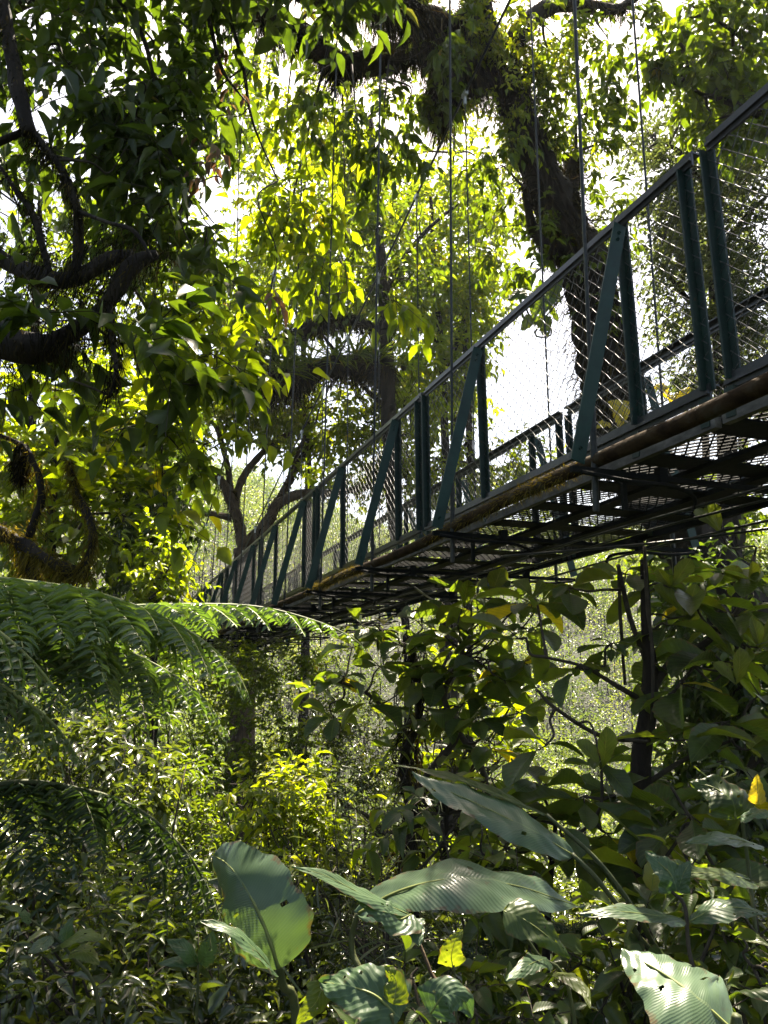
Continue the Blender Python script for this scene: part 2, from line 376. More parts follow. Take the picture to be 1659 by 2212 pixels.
def moss_on(mb, rs, P, R, n, L=.12, down=.9, wid=.012, mi=0, hang=0.0):
    """little shaggy blades over a limb (P, R: its centre line and radii)"""
    i = rs.randint(0, len(P), n*2); o0 = rvec(rs, n*2)
    patch = np.sin(P[i][:, 2]*7.3+o0[:, 0]*2.2+1)+np.sin(P[i][:, 0]*9.1+o0[:, 1]*2.5)+.8*np.sin(P[i][:, 1]*5+P[i][:, 2]*17+o0[:, 2]*3)
    keep = np.argsort(-(patch+rs.normal(size=n*2)*.7))[:n]; i = i[keep]; o0 = o0[keep]; patch = patch[keep]
    q = P[i]+rs.normal(size=(n, 3))*np.linalg.norm(P[1]-P[0])*.4
    o = o0
    if hang: o[:, 2] -= hang; o = nrm(o)
    B = q+o*(R[i]*.9)[:, None]
    D = o*.8+np.array([0, 0, -down])+rs.normal(size=(n, 3))*.35
    l = L*rs.uniform(.25, 1.3, n)*np.clip(.55+.35*patch, .25, 1.5)*(1+1.2*(o[:, 2] < -.5))
    add_leaves(mb, 'blade', B, D, rvec(rs, n), l, wid*rs.uniform(.6, 1.6, n), rs.uniform(0, 1, n)**1.3, mi)

def bigleaf(name, pts, halfw, face, mat, parent, prof='lance', cup=.18, wave=.03, n=40, k=13, rnd=.5, seed=0, asym=1.0, label=None, rip=3, rp=1.0):
    n = max(n, 36); k = 13
    """one large blade along its midrib (world points, base to tip)"""
    P, _ = spline(pts, 0.0, 8)
    s = np.concatenate([[0], np.cumsum(np.linalg.norm(np.diff(P, axis=0), axis=1))]); s /= s[-1]
    t = np.linspace(0, 1, n); P = np.stack([np.interp(t, s, P[:, i]) for i in range(3)], 1)
    T = nrm(np.gradient(P, axis=0)); face = np.asarray(face, float)
    S = nrm(np.cross(T, face)); N = np.cross(S, T)
    pr = {'lance': np.sin(np.pi*t**.75)**.75, 'paddle': np.interp(t, [0,.03,.08,.18,.4,.58,.72,.86,.96,1], [.15,.55,.85,1,.98,.84,.6,.46,.36,.05]),
          'ovate': np.clip(np.minimum(1, (t/.16+.02)**.55)*((1-t)**.7)*1.15, 0, 1), 'obov': (t**.8)*np.minimum(1, ((1-t)/.25)**.55)*1.02, 'heart': np.minimum(1,(t/.1+.25)**.6)*((1-t)**.62)}[prof]
    L = np.linalg.norm(P[-1]-P[0]); u = np.linspace(-1, 1, k); rs = np.random.RandomState(seed)
    ph = rs.uniform(0, 6, 3)
    edge = 1+.05*np.sin(t*23+ph[0])+.03*np.sin(t*51+ph[1])
    V = np.zeros((n, k, 3))
    for j, uu in enumerate(u):
        hw = halfw*pr*edge*(asym if uu < 0 else 1)
        z = cup*abs(uu)**1.4*hw + wave*np.sin(t*17+ph[2]+uu*1.5)*uu*uu*halfw - .25*halfw*(abs(uu)**2.2)*pr
        z = z+rp*halfw*(.05*np.sin(t*9+uu*3+ph[0])+.035*np.sin(t*26+uu*5+ph[1])*abs(uu)+.02*np.sin(t*43-uu*9+ph[2]))
        V[:, j] = P+S*(uu*hw)[:, None]+N*z[:, None]
    i, j = np.meshgrid(np.arange(n-1), np.arange(k-1), indexing='ij')
    q = np.stack([i*k+j, i*k+j+1, (i+1)*k+j+1, (i+1)*k+j], -1).reshape(-1, 4)
    if rip:
        ii = i.ravel(); jj = j.ravel(); keep = np.ones(len(q), bool)
        for _ in range(rip):
            a = rs.randint(2, n-3); b = rs.choice([0, 2, 3, 4, 8, 9, k-2]); keep &= ~((ii == a) & (jj == b))
        q = q[keep]
    mb = MB(); uv = np.stack(np.broadcast_arrays(np.linspace(0, 1, k)[None, :], t[:, None]), -1)
    mb.add(V, [q], 0, rnd, uv)
    # raised midrib below and above
    mb.tube(P[::3]-N[::3]*halfw*.01, np.linspace(halfw*.045, halfw*.012, len(P[::3])), 5, 1, sub=2)
    o = mb.build(name, [mat, M['rachis']], parent)
    if label: o['label'] = label
    return o

# ------------------------------------------------------------------ terrain
def terrain():
    xs = np.concatenate([np.linspace(-260, -40, 24), np.linspace(-38, 38, 110), np.linspace(40, 260, 24)])
    ys = np.concatenate([np.linspace(-30, -2, 10), np.linspace(-1.5, 40, 130), np.linspace(41, 320, 60)])
    X, Yg = np.meshgrid(xs, ys); Z = hz(X, Yg)
    n, k = X.shape; mb = MB()
    i, j = np.meshgrid(np.arange(n-1), np.arange(k-1), indexing='ij')
    q = np.stack([i*k+j, i*k+j+1, (i+1)*k+j+1, (i+1)*k+j], -1).reshape(-1, 4)
    mb.add(np.stack([X, Yg, Z], -1), [q])
    o = mb.build('ground', M['soil']); tag(o, None, None, kind='structure')
    o['label'] = 'forest floor falling into the ravine under the footbridge'
terrain()

# ------------------------------------------------------------------ the bridge
AZ, SLP, CRV = 0.3633, -0.0368, -0.0001
LA, HT, HB, BW, HE, PH = 2.3531, 2.3004, 1.2142, 1.3186, 0.9989, 1.0391
def B(s, lat, h):
    """bridge frame: s along the walkway, lat across it (near railing at 0), h above the eye"""
    return np.array([-math.sin(AZ)*s+math.cos(AZ)*(LA+lat), math.cos(AZ)*s+math.sin(AZ)*(LA+lat), EYE+h+SLP*s+CRV*s*s])
BD = nrm(np.array([-math.sin(AZ), math.cos(AZ), SLP])); BN = np.array([math.cos(AZ), math.sin(AZ), 0.]); BU = np.cross(BN, BD)
def cable_h(s): return np.interp(s, [-4, 0, 6.26, 7.64, 9.52, 11.02, 12.71, 15.74, 20.8, 27], [10.6, 9.2, 7.42, 7.08, 6.56, 6.19, 5.80, 5.07, 3.84, 2.7])
def near_cable_h(s): return np.interp(s, [-4, 0, 4.3, 7.1, 8.7, 10, 12.8, 14, 15, 16.4, 20, 27], [13.6, 11.7, 9.5, 8.0, 7.05, 6.25, 4.9, 4.5, 4.1, 3.5, 2.7, 2.3])
S0 = 2.32
def bridge():
    root = thing('suspension_bridge', 'dark green steel suspension footbridge with chain link railings crossing the ravine', 'bridge', B(S0, BW/2, HE))
    nsec = range(-2, 8)
    TK = .068
    for side, lat in ((-1, 0.0), (1, BW)):
        for k in nsec:
            a, b = S0+3*k+.045, S0+3*k+3-.045
            mb = MB()
            for h in (HT, HB):
                mb.beam(B(a, lat, h), B(b, lat, h), .012, TK)                       # upright flange
                mb.beam(B(a, lat+side*-.022, h+TK/2-.004), B(b, lat+side*-.022, h+TK/2-.004), .052, .009)   # flat flange
                mb.beam(B(a, lat-.014*1, h-.006), B(b, lat-.014, h-.006), .012, .016)
            sec = mb.build('railing_section', M['rail'], root, smooth=False)
            # posts: angle iron
            for s in (a+.025, a+.465, a+1.965, b-.025):
                pm = MB()
                pm.box(B(s, lat+.008, (HT+HB)/2-.01), BD*.022, BN*.005, BU*((HT-HB)/2-.012))
                pm.box(B(s+.018, lat-.016, (HT+HB)/2-.01), BD*.005, BN*.019, BU*((HT-HB)/2-.014))
                pm.build('post', M['paint'], sec, smooth=False)
                lm = MB(); lm.beam(B(s, lat, HB-.03), B(s, lat, HE+.06), .045, .05, up=BD)
                lm.build('post_foot', M['paint'], sec, smooth=False)
            for s in (a+.465, a+1.965):
                bm = MB(); p0 = B(s+.0, lat+side*.035, HT-.05); p1 = B(s-.02, lat+side*.36, HE-.0)
                bm.beam(p0, p1, .072, .008, up=BD)
                for fr in (.04, .07, .95): bm.prisms([p0+(p1-p0)*fr+BD*-.010], [p0+(p1-p0)*fr+BD*.010], .009, .009, 6)
                bm.build('brace', M['brace'], sec, smooth=False)
            # chain link: zigzag wires woven at 45 degrees
            wm = MB(); pitch = .078; H = HT-HB-.04; Ln = b-a
            A_, B_ = [], []
            for d in (1, -1):
                for c in np.arange(-H, Ln+H, pitch):
                    x0, x1 = (c, c+H) if d > 0 else (c+H, c)
                    h0, h1 = 0.0, H
                    # clip to the panel
                    t0, t1 = 0.0, 1.0; dx = x1-x0
                    ta, tb = (0-x0)/dx, (Ln-x0)/dx
                    t0 = max(t0, min(ta, tb)); t1 = min(t1, max(ta, tb))
                    if t1-t0 < .02: continue
                    nst = max(1, int((t1-t0)*H/(pitch/2)))
                    tt = np.linspace(t0, t1, nst+1)
                    pts = [B(a+x0+dx*t, lat+.004*(1 if (q+(d > 0)) % 2 else -1), HB+.02+H*t) for q, t in enumerate(tt)]
                    A_ += pts[:-1]; B_ += pts[1:]
            wm.prisms(A_, B_, .0021, .0021, 4)
            wm.build('chain_link', M['wire'], sec)
    # deck
    for k in nsec:
        a, b = S0+3*k, S0+3*k+3
        dm = MB()
        for i, lat in enumerate((0.0, .46, .88, BW)):
            wd, hh = ((.035, .048) if i in (0, 3) else (.10, .022))
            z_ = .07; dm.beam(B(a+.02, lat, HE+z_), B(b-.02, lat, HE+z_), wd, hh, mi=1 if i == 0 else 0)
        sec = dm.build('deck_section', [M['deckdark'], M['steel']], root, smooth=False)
        cm = MB()
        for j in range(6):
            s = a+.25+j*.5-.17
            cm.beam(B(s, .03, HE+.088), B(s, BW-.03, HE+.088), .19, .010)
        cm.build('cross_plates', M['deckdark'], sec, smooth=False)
        gm = MB(); A_, B_ = [], []; pt = .062
        for j in range(6):
            s0 = a+.25+j*.5-.10; s1 = s0+.36
            for l0, l1 in ((.02, .43), (.49, .85), (.91, BW-.02)):
                for d in (1, -1):
                    Wd, Ln = l1-l0, s1-s0; k2 = .75
                    for c in np.arange(-Ln*k2, Wd+Ln*k2, pt):
                        x0, x1 = (c, c+Ln*k2) if d > 0 else (c+Ln*k2, c); dx = x1-x0
                        ta, tb = (0-x0)/dx, (Wd-x0)/dx
                        t0 = max(0, min(ta, tb)); t1 = min(1, max(ta, tb))
                        if t1-t0 < .03: continue
                        A_.append(B(s0+Ln*t0, l0+x0+dx*t0, HE+.10)); B_.append(B(s0+Ln*t1, l0+x0+dx*t1, HE+.10))
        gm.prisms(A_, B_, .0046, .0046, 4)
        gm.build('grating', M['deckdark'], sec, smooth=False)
        # outriggers at each hanger
        for s in (a+.51, a+2.01):
            om = MB()
            om.beam(B(s, -.38, HE-.03), B(s, BW+.38, HE-.03), .026, .028)
            om.beam(B(s, -.10, HE-.03), B(s, -.10, HE-.20), .022, .022, up=BD)
            om.beam(B(s, .12, HE+.02), B(s, .12, HE-.07), .05, .04, up=BD)
            om.beam(B(s, BW-.12, HE+.02), B(s, BW-.12, HE-.07), .05, .04, up=BD)
            om.tube([B(s-.02, -.34, HE-.045), B(s-.05, -.1, HE-.075), B(s-.03, .15, HE-.07), B(s+.03, .33, HE-.09), B(s+.06, .36, HE-.14)], .011, 6)
            om.tube([B(s-.02, BW+.34, HE-.045), B(s-.05, BW+.1, HE-.075), B(s-.03, BW-.15, HE-.07), B(s+.03, BW-.33, HE-.09), B(s+.06, BW-.36, HE-.14)], .011, 6)
            om.build('outrigger', M['deckdark'], sec, smooth=False)
    # under-deck stay rods
    sm = MB()
    for lat, dh in ((.36, -.13), (BW-.36, -.13), (.66, -.10)):
        sm.tube([B(s, lat, HE+dh+.012*math.sin(s*2.1)) for s in np.arange(S0-6, S0+24, 1.5)], .008, 5, sub=3)
    sm.build('stay_rod', M['cable'], root)
    for k in nsec:
        xm = MB(); a = S0+3*k+.51
        if k % 2: xm.tube([B(a, .12, HE-.15), B(a+.75, BW/2, HE-.17), B(a+1.5, BW-.12, HE-.15)], .009, 5)
        else: xm.tube([B(a, BW-.12, HE-.15), B(a+.75, BW/2, HE-.17), B(a+1.5, .12, HE-.15)], .009, 5)
        xm.build('cross_rod', M['cable'], root)
    # main cables, hangers, clamps
    for side, lat in ((-1, -.16), (1, BW+.16)):
        ch = near_cable_h if side < 0 else cable_h
        cmb = MB(); ss = np.arange(-3.5, 26.6, .6)
        cmb.tube([B(s, lat, ch(s)) for s in ss], .016, 6, sub=2)
        cmb.build('main_cable', M['cable'], root)
        for k in nsec:
            for q in (.56, 2.06):
                s = S0+3*k+q
                hm = MB(); top = B(s, lat, ch(s)); bot = B(s, lat+(-.06 if side < 0 else .06), HE-.2)
                hm.prisms([top], [bot], .0095, .0095, 6)
                hm.prisms([bot], [bot+(top-bot)*.06], .016, .016, 6)
                h = hm.build('hanger', M['cable'], root)
                km = MB(); km.box(top+np.array([0, 0, -.01]), BD*.05, BN*.022, BU*.028); km.box(top+np.array([0, 0, -.09]), BD*.014, BN*.014, BU*.06)
                km.build('clamp', M['clamp'], h, smooth=False)
    # rusty service pipe along the near side
    rs = np.random.RandomState(5)
    pm = MB(); ss = np.arange(S0-6, S0+23.9, .3)
    P, R = pm.tube([B(s, -.20, PH+.012*math.sin(s*2.09)+.01*math.sin(s*.9)) for s in ss], .035, 12, sub=2, noise=.06, freq=25)
    pipe = pm.build('pipe', M['rusty'], root)
    mm = MB(); sel = np.zeros(len(P), bool)
    sp = np.linspace(S0-6, S0+23.8, len(P))
    dens = np.clip(np.sin(sp*1.9+.6)+.5*np.sin(sp*4.3), 0, 2)*np.where((sp > 3.2) & (sp < 9), 1.6, .8)
    idx = rs.choice(len(P), 14000, p=dens/dens.sum())
    o = rvec(rs, len(idx)); o[:, 2] -= .1; o = nrm(o)
    Q = P[idx]+BD*rs.uniform(-.09, .09, (len(idx), 1))+o*.033
    add_leaves(mm, 'blade', Q, o+np.array([0, 0, -.55])+rs.normal(size=o.shape)*.4, rvec(rs, len(idx)), rs.uniform(.012, .05, len(idx)), .0045, rs.uniform(0, 1, len(idx)))
    mm.build('pipe_moss', M['mossgold'], pipe)
bridge()

# ------------------------------------------------------------------ trees and plants
def limb(parent, name, pts, rad, mat, k=9, noise=.12, seed=0, sub=7, moss=None, rs=None, freq=9.):
    """pts: (px,py,Y); rad in photograph pixels"""
    W = ats(pts); R = [r*p[2]/F for r, p in zip(rad, pts)]
    mb = MB(); P, Rr = mb.tube(W, R, k, noise=noise, seed=seed, sub=sub, freq=freq)
    o = mb.build(name, mat, parent)
    if moss:
        n, L, down, wid = moss[:4]; m2 = MB(); moss_on(m2, rs, P, Rr, n, L, down, wid, hang=moss[5] if len(moss) > 5 else 0)
        m2.build('moss', M[moss[4]] if len(moss) > 4 else M['moss'], o)
    return P, Rr
def branchlets(mb, rs, src, tgt, r0, r1, mi=0, k=5, wob=.12):
    """bent tapering branches from points on a limb out to clump centres"""
    for a, b in zip(src, tgt):
        a = np.asarray(a); b = np.asarray(b); d = np.linalg.norm(b-a)
        m1 = a+(b-a)*.35+rs.normal(size=3)*wob*d; m2 = a+(b-a)*.7+rs.normal(size=3)*wob*d
        mb.tube([a, m1, m2, b], [r0, r0*.75, r1*1.6, r1], k, mi, sub=5)
def nearest(P, q): return P[np.argmin(np.linalg.norm(P-q, axis=1))]

def crown_part(root, rs, clumps, L, W, kind, leafmat, src=None, per=7, droop=.3, name='crown', br=(.02,.005), extra=1, **kw):
    mb = MB(); foliage(mb, rs, clumps, L, W, kind, per, droop, **kw)
    if src is not None:
        S, T = [], []
        for c in clumps:
            ctr = at(*c[:3])
            for q in range(extra):
                t = ctr+rs.normal(size=3)*np.array([c[3]*c[2]/F, c[5], c[4]*c[2]/F])*.45
                S.append(nearest(src, t)); T.append(t)
        branchlets(mb, rs, S, T, br[0], br[1], 1)
    return mb.build(name, [M[leafmat] if isinstance(leafmat, str) else leafmat, M['twig']], root)

def mossy_leaning_tree():
    rs = np.random.RandomState(11)
    g = ground_at(at(1700, 1300, 11.5))
    t = thing('tree', 'leaning tree behind the railing with dark moss-shagged trunk and hanging moss clumps', 'tree', g)
    tr = [(1700,2000,11.5),(1640,1500,11.2),(1500,1180,10.8),(1380,1000,10.4),(1325,880,10.2),(1300,780,10.0),(1278,620,9.8),(1225,500,9.6),(1175,380,9.4),(1125,260,9.2),(1080,160,9.0),(1040,60,8.8),(1010,-120,8.6)]
    P, R = limb(t, 'trunk', tr, [90,80,72,66,58,52,52,46,42,40,38,34,28], M['bark'], 14, .22, 1, 8, (15000,.20,.75,.012), rs)
    A = [P]
    for pts, rad, ms in (
        ([(1055,110,9.0),(985,95,8.8),(900,110,8.6),(820,130,8.4),(750,140,8.3),(690,105,8.2),(620,60,8.1),(540,20,8.0),(420,-20,7.9)], [38,36,32,30,26,26,30,30,26], (9000,.26,1.3,.012)),
        ([(1060,130,9.0),(1000,150,8.9),(965,190,8.9),(955,240,8.9)], [34,40,46,16], (7000,.26,1.8,.012)),
        ([(1240,500,9.6),(1230,440,9.6),(1232,380,9.7),(1245,330,9.8)], [22,26,24,16], (4200,.14,.6,.012)),
        ([(1205,560,9.6),(1165,520,9.4),(1145,470,9.3),(1135,400,9.2)], [16,12,10,7], (700,.10,1.0,.012)),
        ([(1085,170,9.0),(1130,60,9.2),(1210,10,9.5),(1330,20,9.8),(1400,-30,10)], [26,22,18,12,8], (1500,.16,1.3,.014)),
        ([(1010,60,8.7),(900,40,8.2),(790,0,7.8),(640,-30,7.4)], [32,34,34,30], (5000,.28,1.4,.013)),
    ):
        p, r = limb(t, 'limb', pts, rad, M['bark'], 10, .2, len(A), 7, ms, rs); A.append(p)
    src = np.concatenate(A)
    # leaves: small and scattered round the upper limbs, sky showing through
    cl = [(700,40,8.6,120,40,.4,30),(840,50,8.6,110,40,.4,30),(930,150,8.6,80,70,.4,36),(880,240,8.5,80,80,.5,30),(1180,60,9.3,110,80,.6,60),(1290,110,9.6,90,90,.6,46),
          (1180,200,9.4,60,80,.5,34),(1240,260,9.8,70,80,.6,42),(1330,330,10,60,60,.6,16),(1230,330,9.6,60,40,.4,26),(1100,380,9.2,30,70,.4,10),(1050,330,8.8,50,60,.4,14),
          (1330,30,9.8,120,60,.7,46),(1160,560,9.4,50,60,.4,26),(1320,640,9.9,60,60,.5,24),(1340,480,10,50,60,.5,26),(980,20,8.4,90,60,.6,50)]
    crown_part(t, rs, cl, .16, .075, 'mid', 'mid', src, per=6, droop=.45, br=(.025,.006))
    cl = [(1110,230,8.6,90,140,.4,60),(1200,120,9.2,80,60,.5,60),(1090,40,8.5,110,50,.5,70),(1010,60,8.3,90,50,.4,40),(1270,300,9.6,40,60,.4,30),(1190,300,9.5,50,50,.4,25)]
    crown_part(t, rs, cl, .10, .04, 'small', 'gold', src, per=7, droop=.6, br=(.012,.004))
    cl = [(1110,300,8.7,40,70,.3,14),(1180,440,9.2,40,50,.3,12),(1240,560,9.4,50,60,.3,16),(1290,700,9.7,50,60,.3,14),(1215,480,9.2,30,40,.3,8),(1330,560,9.8,40,60,.3,14),(1080,560,11,60,70,.5,26),(1110,460,11,50,60,.5,20),(1160,300,9.5,50,70,.4,20),(1040,420,11,50,60,.5,20)]
    crown_part(t, rs, cl, .15, .06, 'mid', 'mid', src, per=5, droop=.5, br=(.010,.004))
    for e in range(5):
        ph = e*1.3; kk = np.arange(14, len(P)-14, 4); mb = MB(); a_ = ph+np.sin(kk*.06+e)*1.1-1.6
        mb.tube(P[kk]+np.stack([np.cos(a_)*R[kk]*1.08, np.sin(a_)*R[kk]*1.08, 0*kk], 1), .018+.012*(e % 2), 6, noise=.15, sub=3); mb.build('climbing_stem', M['bark'], t)
    n = 44; k = rs.randint(10, len(P)-8, n); o = rvec(rs, n); o[:, 1] = -np.abs(o[:, 1]); a = P[k]+o*R[k][:, None]*1.02
    for q in a:
        ln = rs.uniform(.3, 1.5); z = np.linspace(0, 1, 6); mb = MB()
        mb.tube(q+np.stack([.05*np.sin(z*4+q[0]*9)+z*.12*ln, .03*np.sin(z*5), -z*ln], 1), np.linspace(.009, .003, 6), 4, sub=2); mb.build('hanging_root', M['twig'], t)
    return t, src
treeA, srcA = mossy_leaning_tree()

# round climbing leaves clinging to that trunk, seen through the mesh
def climber(label, spots, mat, seed):
    rs = np.random.RandomState(seed)
    pts = [at(*q[:3]) for q in spots]; g = pts[0]
    t = thing('climbing_plant', label, 'plant', g)
    mb = MB(); mb.tube([pts[0]+np.array([.25,.25,-.3])]+[p+np.array([.12,.15,-.05]) for p in pts], .012, 5, sub=4, noise=.1)
    mb.build('stem', M['stem'], t)
    for i, (px, py, Y, r, ang) in enumerate(spots):
        c = at(px, py, Y); rr = r*Y/F; a = math.radians(ang)
        d = np.array([math.cos(a), -.15, math.sin(a)]); b = c-d*rr
        bigleaf('leaf', [b, c+np.array([0,-.03,.02]), c+d*rr], rr*.9, np.array([.1,-.8,.55])+rs.normal(size=3)*.15, M[mat[i % len(mat)]], t, 'heart', .1, .06, 18, 9, rs.uniform(), i+seed)
climber('big round leaves of a climber clinging to the mossy trunk just above the railing', [(1120,640,9.2,34,200),(1165,665,9.2,40,250),(1175,705,9.25,30,280),(1140,700,9.2,24,230),(1200,620,9.3,30,60)], ['broad','broad','lime'], 31)
climber('big yellowed climber leaves behind the chain link at the foot of the mossy trunk', [(1340,893,8.9,34,260),(1300,920,9.0,20,200),(1432,845,9.0,22,300),(1478,850,9.0,20,40),(1452,868,9.0,16,240)], ['yellow'], 32)

def tree_generic(label, trunk, rads, limbs, clumps, L, W, kind, mat, bark='bark', seed=0, per=7, droop=.3, extra=1, br=(.03,.006), moss=None, crown2=None, name='tree', cat='tree', clus=7, jit=.3):
    rs = np.random.RandomState(seed)
    p0 = at(*trunk[0]); t = thing(name, label, cat, ground_at(p0))
    gpt = ground_at(p0)
    W_ = [gpt]+ats(trunk); R_ = [rads[0]*1.25*trunk[0][2]/F]+[r*q[2]/F for r, q in zip(rads, trunk)]
    mb = MB(); P, R = mb.tube(W_, R_, 10, noise=.13, seed=seed, sub=6); o = mb.build('trunk', M[bark], t)
    A = [P]
    if moss: m2 = MB(); moss_on(m2, rs, P, R, *moss[:4]); m2.build('moss', M[moss[4]], o)
    for q in limbs:
        p, r = limb(t, 'limb', q[0], q[1], M[bark], 8, .14, seed+len(A), 6, q[2] if len(q) > 2 else None, rs); A.append(p)
    src = np.concatenate(A)
    crown_part(t, rs, clumps, L, W, kind, mat, src, per, droop, br=br, extra=extra, clus=clus, jit=jit)
    if crown2: crown_part(t, rs, crown2[0], crown2[1], crown2[2], crown2[3], crown2[4], src, per, droop, br=br)
    return t, src

# far spreading tree with brown limbs beyond the end of the bridge
tree_generic('far spreading tree with bare brown forking limbs beyond the bridge end', [(528,1400,23),(528,1260,23),(528,1185,23)], [26,24,22],
    [([(528,1190,23),(515,1130,23),(495,1070,22.8),(470,1030,22.5),(430,1005,22.3),(380,985,22)],[14,12,11,9,6,4],(900,.22,1.0,.03)),
     ([(515,1130,23),(500,1080,23),(490,1000,23),(470,930,23),(440,890,23)],[11,9,7,5,3]),
     ([(505,1110,23),(520,1040,23.4),(560,985,23.6),(600,950,23.8),(640,930,24),(720,880,24)],[10,9,7,6,5,3]),
     ([(535,1180,23),(575,1130,23),(600,1090,22.8),(650,1068,22.6),(720,1066,22.5),(800,1050,22.3)],[15,13,12,10,8,5],(900,.22,1.0,.03)),
     ([(590,1100,23),(625,1040,23.2),(650,990,23.4),(690,950,23.5),(760,930,23.7),(830,935,24)],[9,8,7,6,4,3],(900,.22,1.0,.03)),
     ([(620,1045,23),(640,990,23),(660,930,23),(655,880,23)],[6,5,4,3]),
     ([(500,1120,23),(450,1110,22.8),(400,1115,22.5)],[8,6,4])],
    [(480,900,23,90,70,1.5,90),(600,870,23.5,90,60,1.5,90),(700,880,23,80,70,1.5,90),(790,930,23,80,80,1.5,80),(430,980,22.5,50,60,1.2,34),(560,930,24,80,40,1.5,44),(660,970,24,70,40,1.4,40),
     (740,1000,23.5,80,50,1.4,60),(830,1000,23,60,60,1.4,50),(880,880,23,70,60,1.4,50),(600,820,24,110,40,1.5,60),(430,860,23,60,50,1.3,40)],
    .30,.14,'small','bright','barkpale',21,per=8,droop=.3,extra=2,br=(.05,.012))

# dark upright tree with the shaggy horizontal limb
tA, srcC = tree_generic('upright dark tree with one shaggy horizontal limb loaded with strap-leaved epiphytes', [(880,1420,20.0),(850,1120,20.0),(842,1000,20.0),(838,860,20.0),(832,720,20.0),(825,600,20.0),(815,440,20.0),(800,250,20.0)], [9,12,15,17,15,12,9,6],
    [([(835,800,20.0),(790,790,20.9),(720,792,20.8),(650,808,20.7),(590,822,20.6),(545,815,20.5)],[22,24,26,26,20,8],(6200,.44,.9,.030)),
     ([(832,720,20.0),(760,690,20.0),(700,690,20.0),(655,720,20.2),(600,740,20.3)],[11,10,12,20.0,6],(2200,.32,1.0,.028)),
     ([(835,880,20.0),(790,840,20.8),(740,780,20.6),(690,715,20.5)],[6,5,5,3]),
     ([(828,640,20.0),(870,560,20.2),(930,490,20.4),(990,440,20.5)],[7,6,5,3])],
    [(760,560,20.0,110,70,1.0,80),(850,480,20.0,90,80,1.0,70),(660,640,20.0,90,50,.9,50),(760,650,20.5,90,50,.9,50),(880,620,20.0,60,70,.8,40)],
    .28,.125,'mid','mid','bark',22,per=7,droop=.4,moss=(3000,.26,.6,.028,'moss'),extra=2)
def epiphytes():
    rs = np.random.RandomState(77)
    spots = [(812,775,19.6),(770,768,19.6),(720,770,19.5),(670,785,19.4),(620,800,19.3),(872,790,19.6)]
    labs = ['strap-leaved epiphyte tuft at the fork of the shaggy limb and the dark trunk','strap-leaved epiphyte tuft next out from the trunk on the shaggy limb','strap-leaved epiphyte tuft at the middle of the shaggy limb',
            'strap-leaved epiphyte tuft past the middle of the shaggy limb','strap-leaved epiphyte tuft near the broken tip of the shaggy limb','strap-leaved epiphyte tuft on the right side of the dark upright trunk']
    for s, lb in zip(spots, labs):
        c = at(*s); n = 46
        D = rvec(rs, n); D[:, 2] = np.abs(D[:, 2])+.25
        mb = MB(); add_leaves(mb, 'strap', np.repeat(c[None], n, 0)+rs.normal(size=(n,3))*.07, D, np.array([0,0,1.])+rs.normal(size=(n,3))*.2, rs.uniform(.42,.85,n), .05, rs.uniform(0,1,n))
        mb.tube([c-np.array([0,0,.12]), c, c+np.array([0,0,.05])], [.07,.08,.03], 6, 1)
        o = mb.build('epiphyte', [M['mid'], M['bark']], loc=c); tag(o, lb, 'epiphyte', 'epiphytes on the shaggy limb')
epiphytes()

# bright backlit tree filling the middle
tree_generic('tall tree glowing yellow-green against the light behind the hanger cables', [(960,1400,26),(965,1100,26),(955,800,26),(940,600,26),(930,420,26)], [12,10,9,7,4],
    [([(955,820,26),(1000,700,26),(1030,560,26)],[6,5,3]),([(950,760,26),(890,640,26),(850,520,26)],[6,5,3])],
    [(740,350,24,90,90,1.2,60),(780,470,24,80,80,1.2,60),(800,580,24,80,60,1,40),(720,640,24,70,50,1,30),(860,660,24,60,60,1,30),(960,420,26,100,70,1.8,100),(900,520,26,120,70,1.8,110),(1000,540,26,80,70,1.7,100),(930,640,26,120,70,1.8,130),(1000,680,26,70,70,1.5,90),(900,760,26,90,70,1.8,100),(960,810,26,80,60,1.5,90),(1000,770,26,50,50,1.5,50),
     (700,440,26,110,80,2.0,80),(620,560,26,100,80,2.0,70),(760,360,26,110,70,2.0,70),(880,870,26,60,60,1.5,40),(940,960,26,60,60,1.5,40),(860,1010,26,60,50,1.5,40)],
    .34,.155,'mid','bright','bark',23,per=7,droop=.3,extra=2)

# right-hand fine-leaved trees behind the railing
tree_generic('grey-green fine-leaved tree behind the right end of the railing', [(1580,1500,12.5),(1575,1100,12.5),(1560,800,12.5),(1545,600,12.5),(1540,400,12.5),(1560,200,12.5)], [26,22,20,16,12,7],
    [([(1555,700,12.5),(1480,640,12.4),(1420,560,12.3)],[8,6,3]),([(1548,560,12.5),(1600,480,12.6),(1660,420,12.7)],[8,6,4]),([(1540,420,12.5),(1470,330,12.4),(1420,310,12.3)],[7,5,3])],
    [(1500,330,12.3,90,70,.9,137),(1590,280,12.4,80,70,.9,137),(1470,430,12.2,80,60,.9,137),(1580,420,12.4,80,70,.9,149),(1400,250,12.4,60,60,.8,40),(1480,200,12.4,80,60,.8,60),(1420,400,12.3,50,60,.8,30),(1650,330,12.4,50,80,.8,70),(1510,530,12.2,90,70,.9,162),(1610,560,12.4,60,80,.9,149),(1440,560,12.2,50,60,.8,62),(1530,650,12.2,90,60,.9,137),(1620,700,12.4,60,90,.9,174),
     (1450,700,12.2,50,60,.8,49),(1540,770,12.2,80,50,.9,87),(1640,850,12.4,60,60,.9,99),(1470,800,12.2,40,40,.6,24),(1560,180,12.4,60,60,.8,62)],
    .135,.05,'small','grey','bark',24,per=9,droop=.2,extra=2,clus=9)
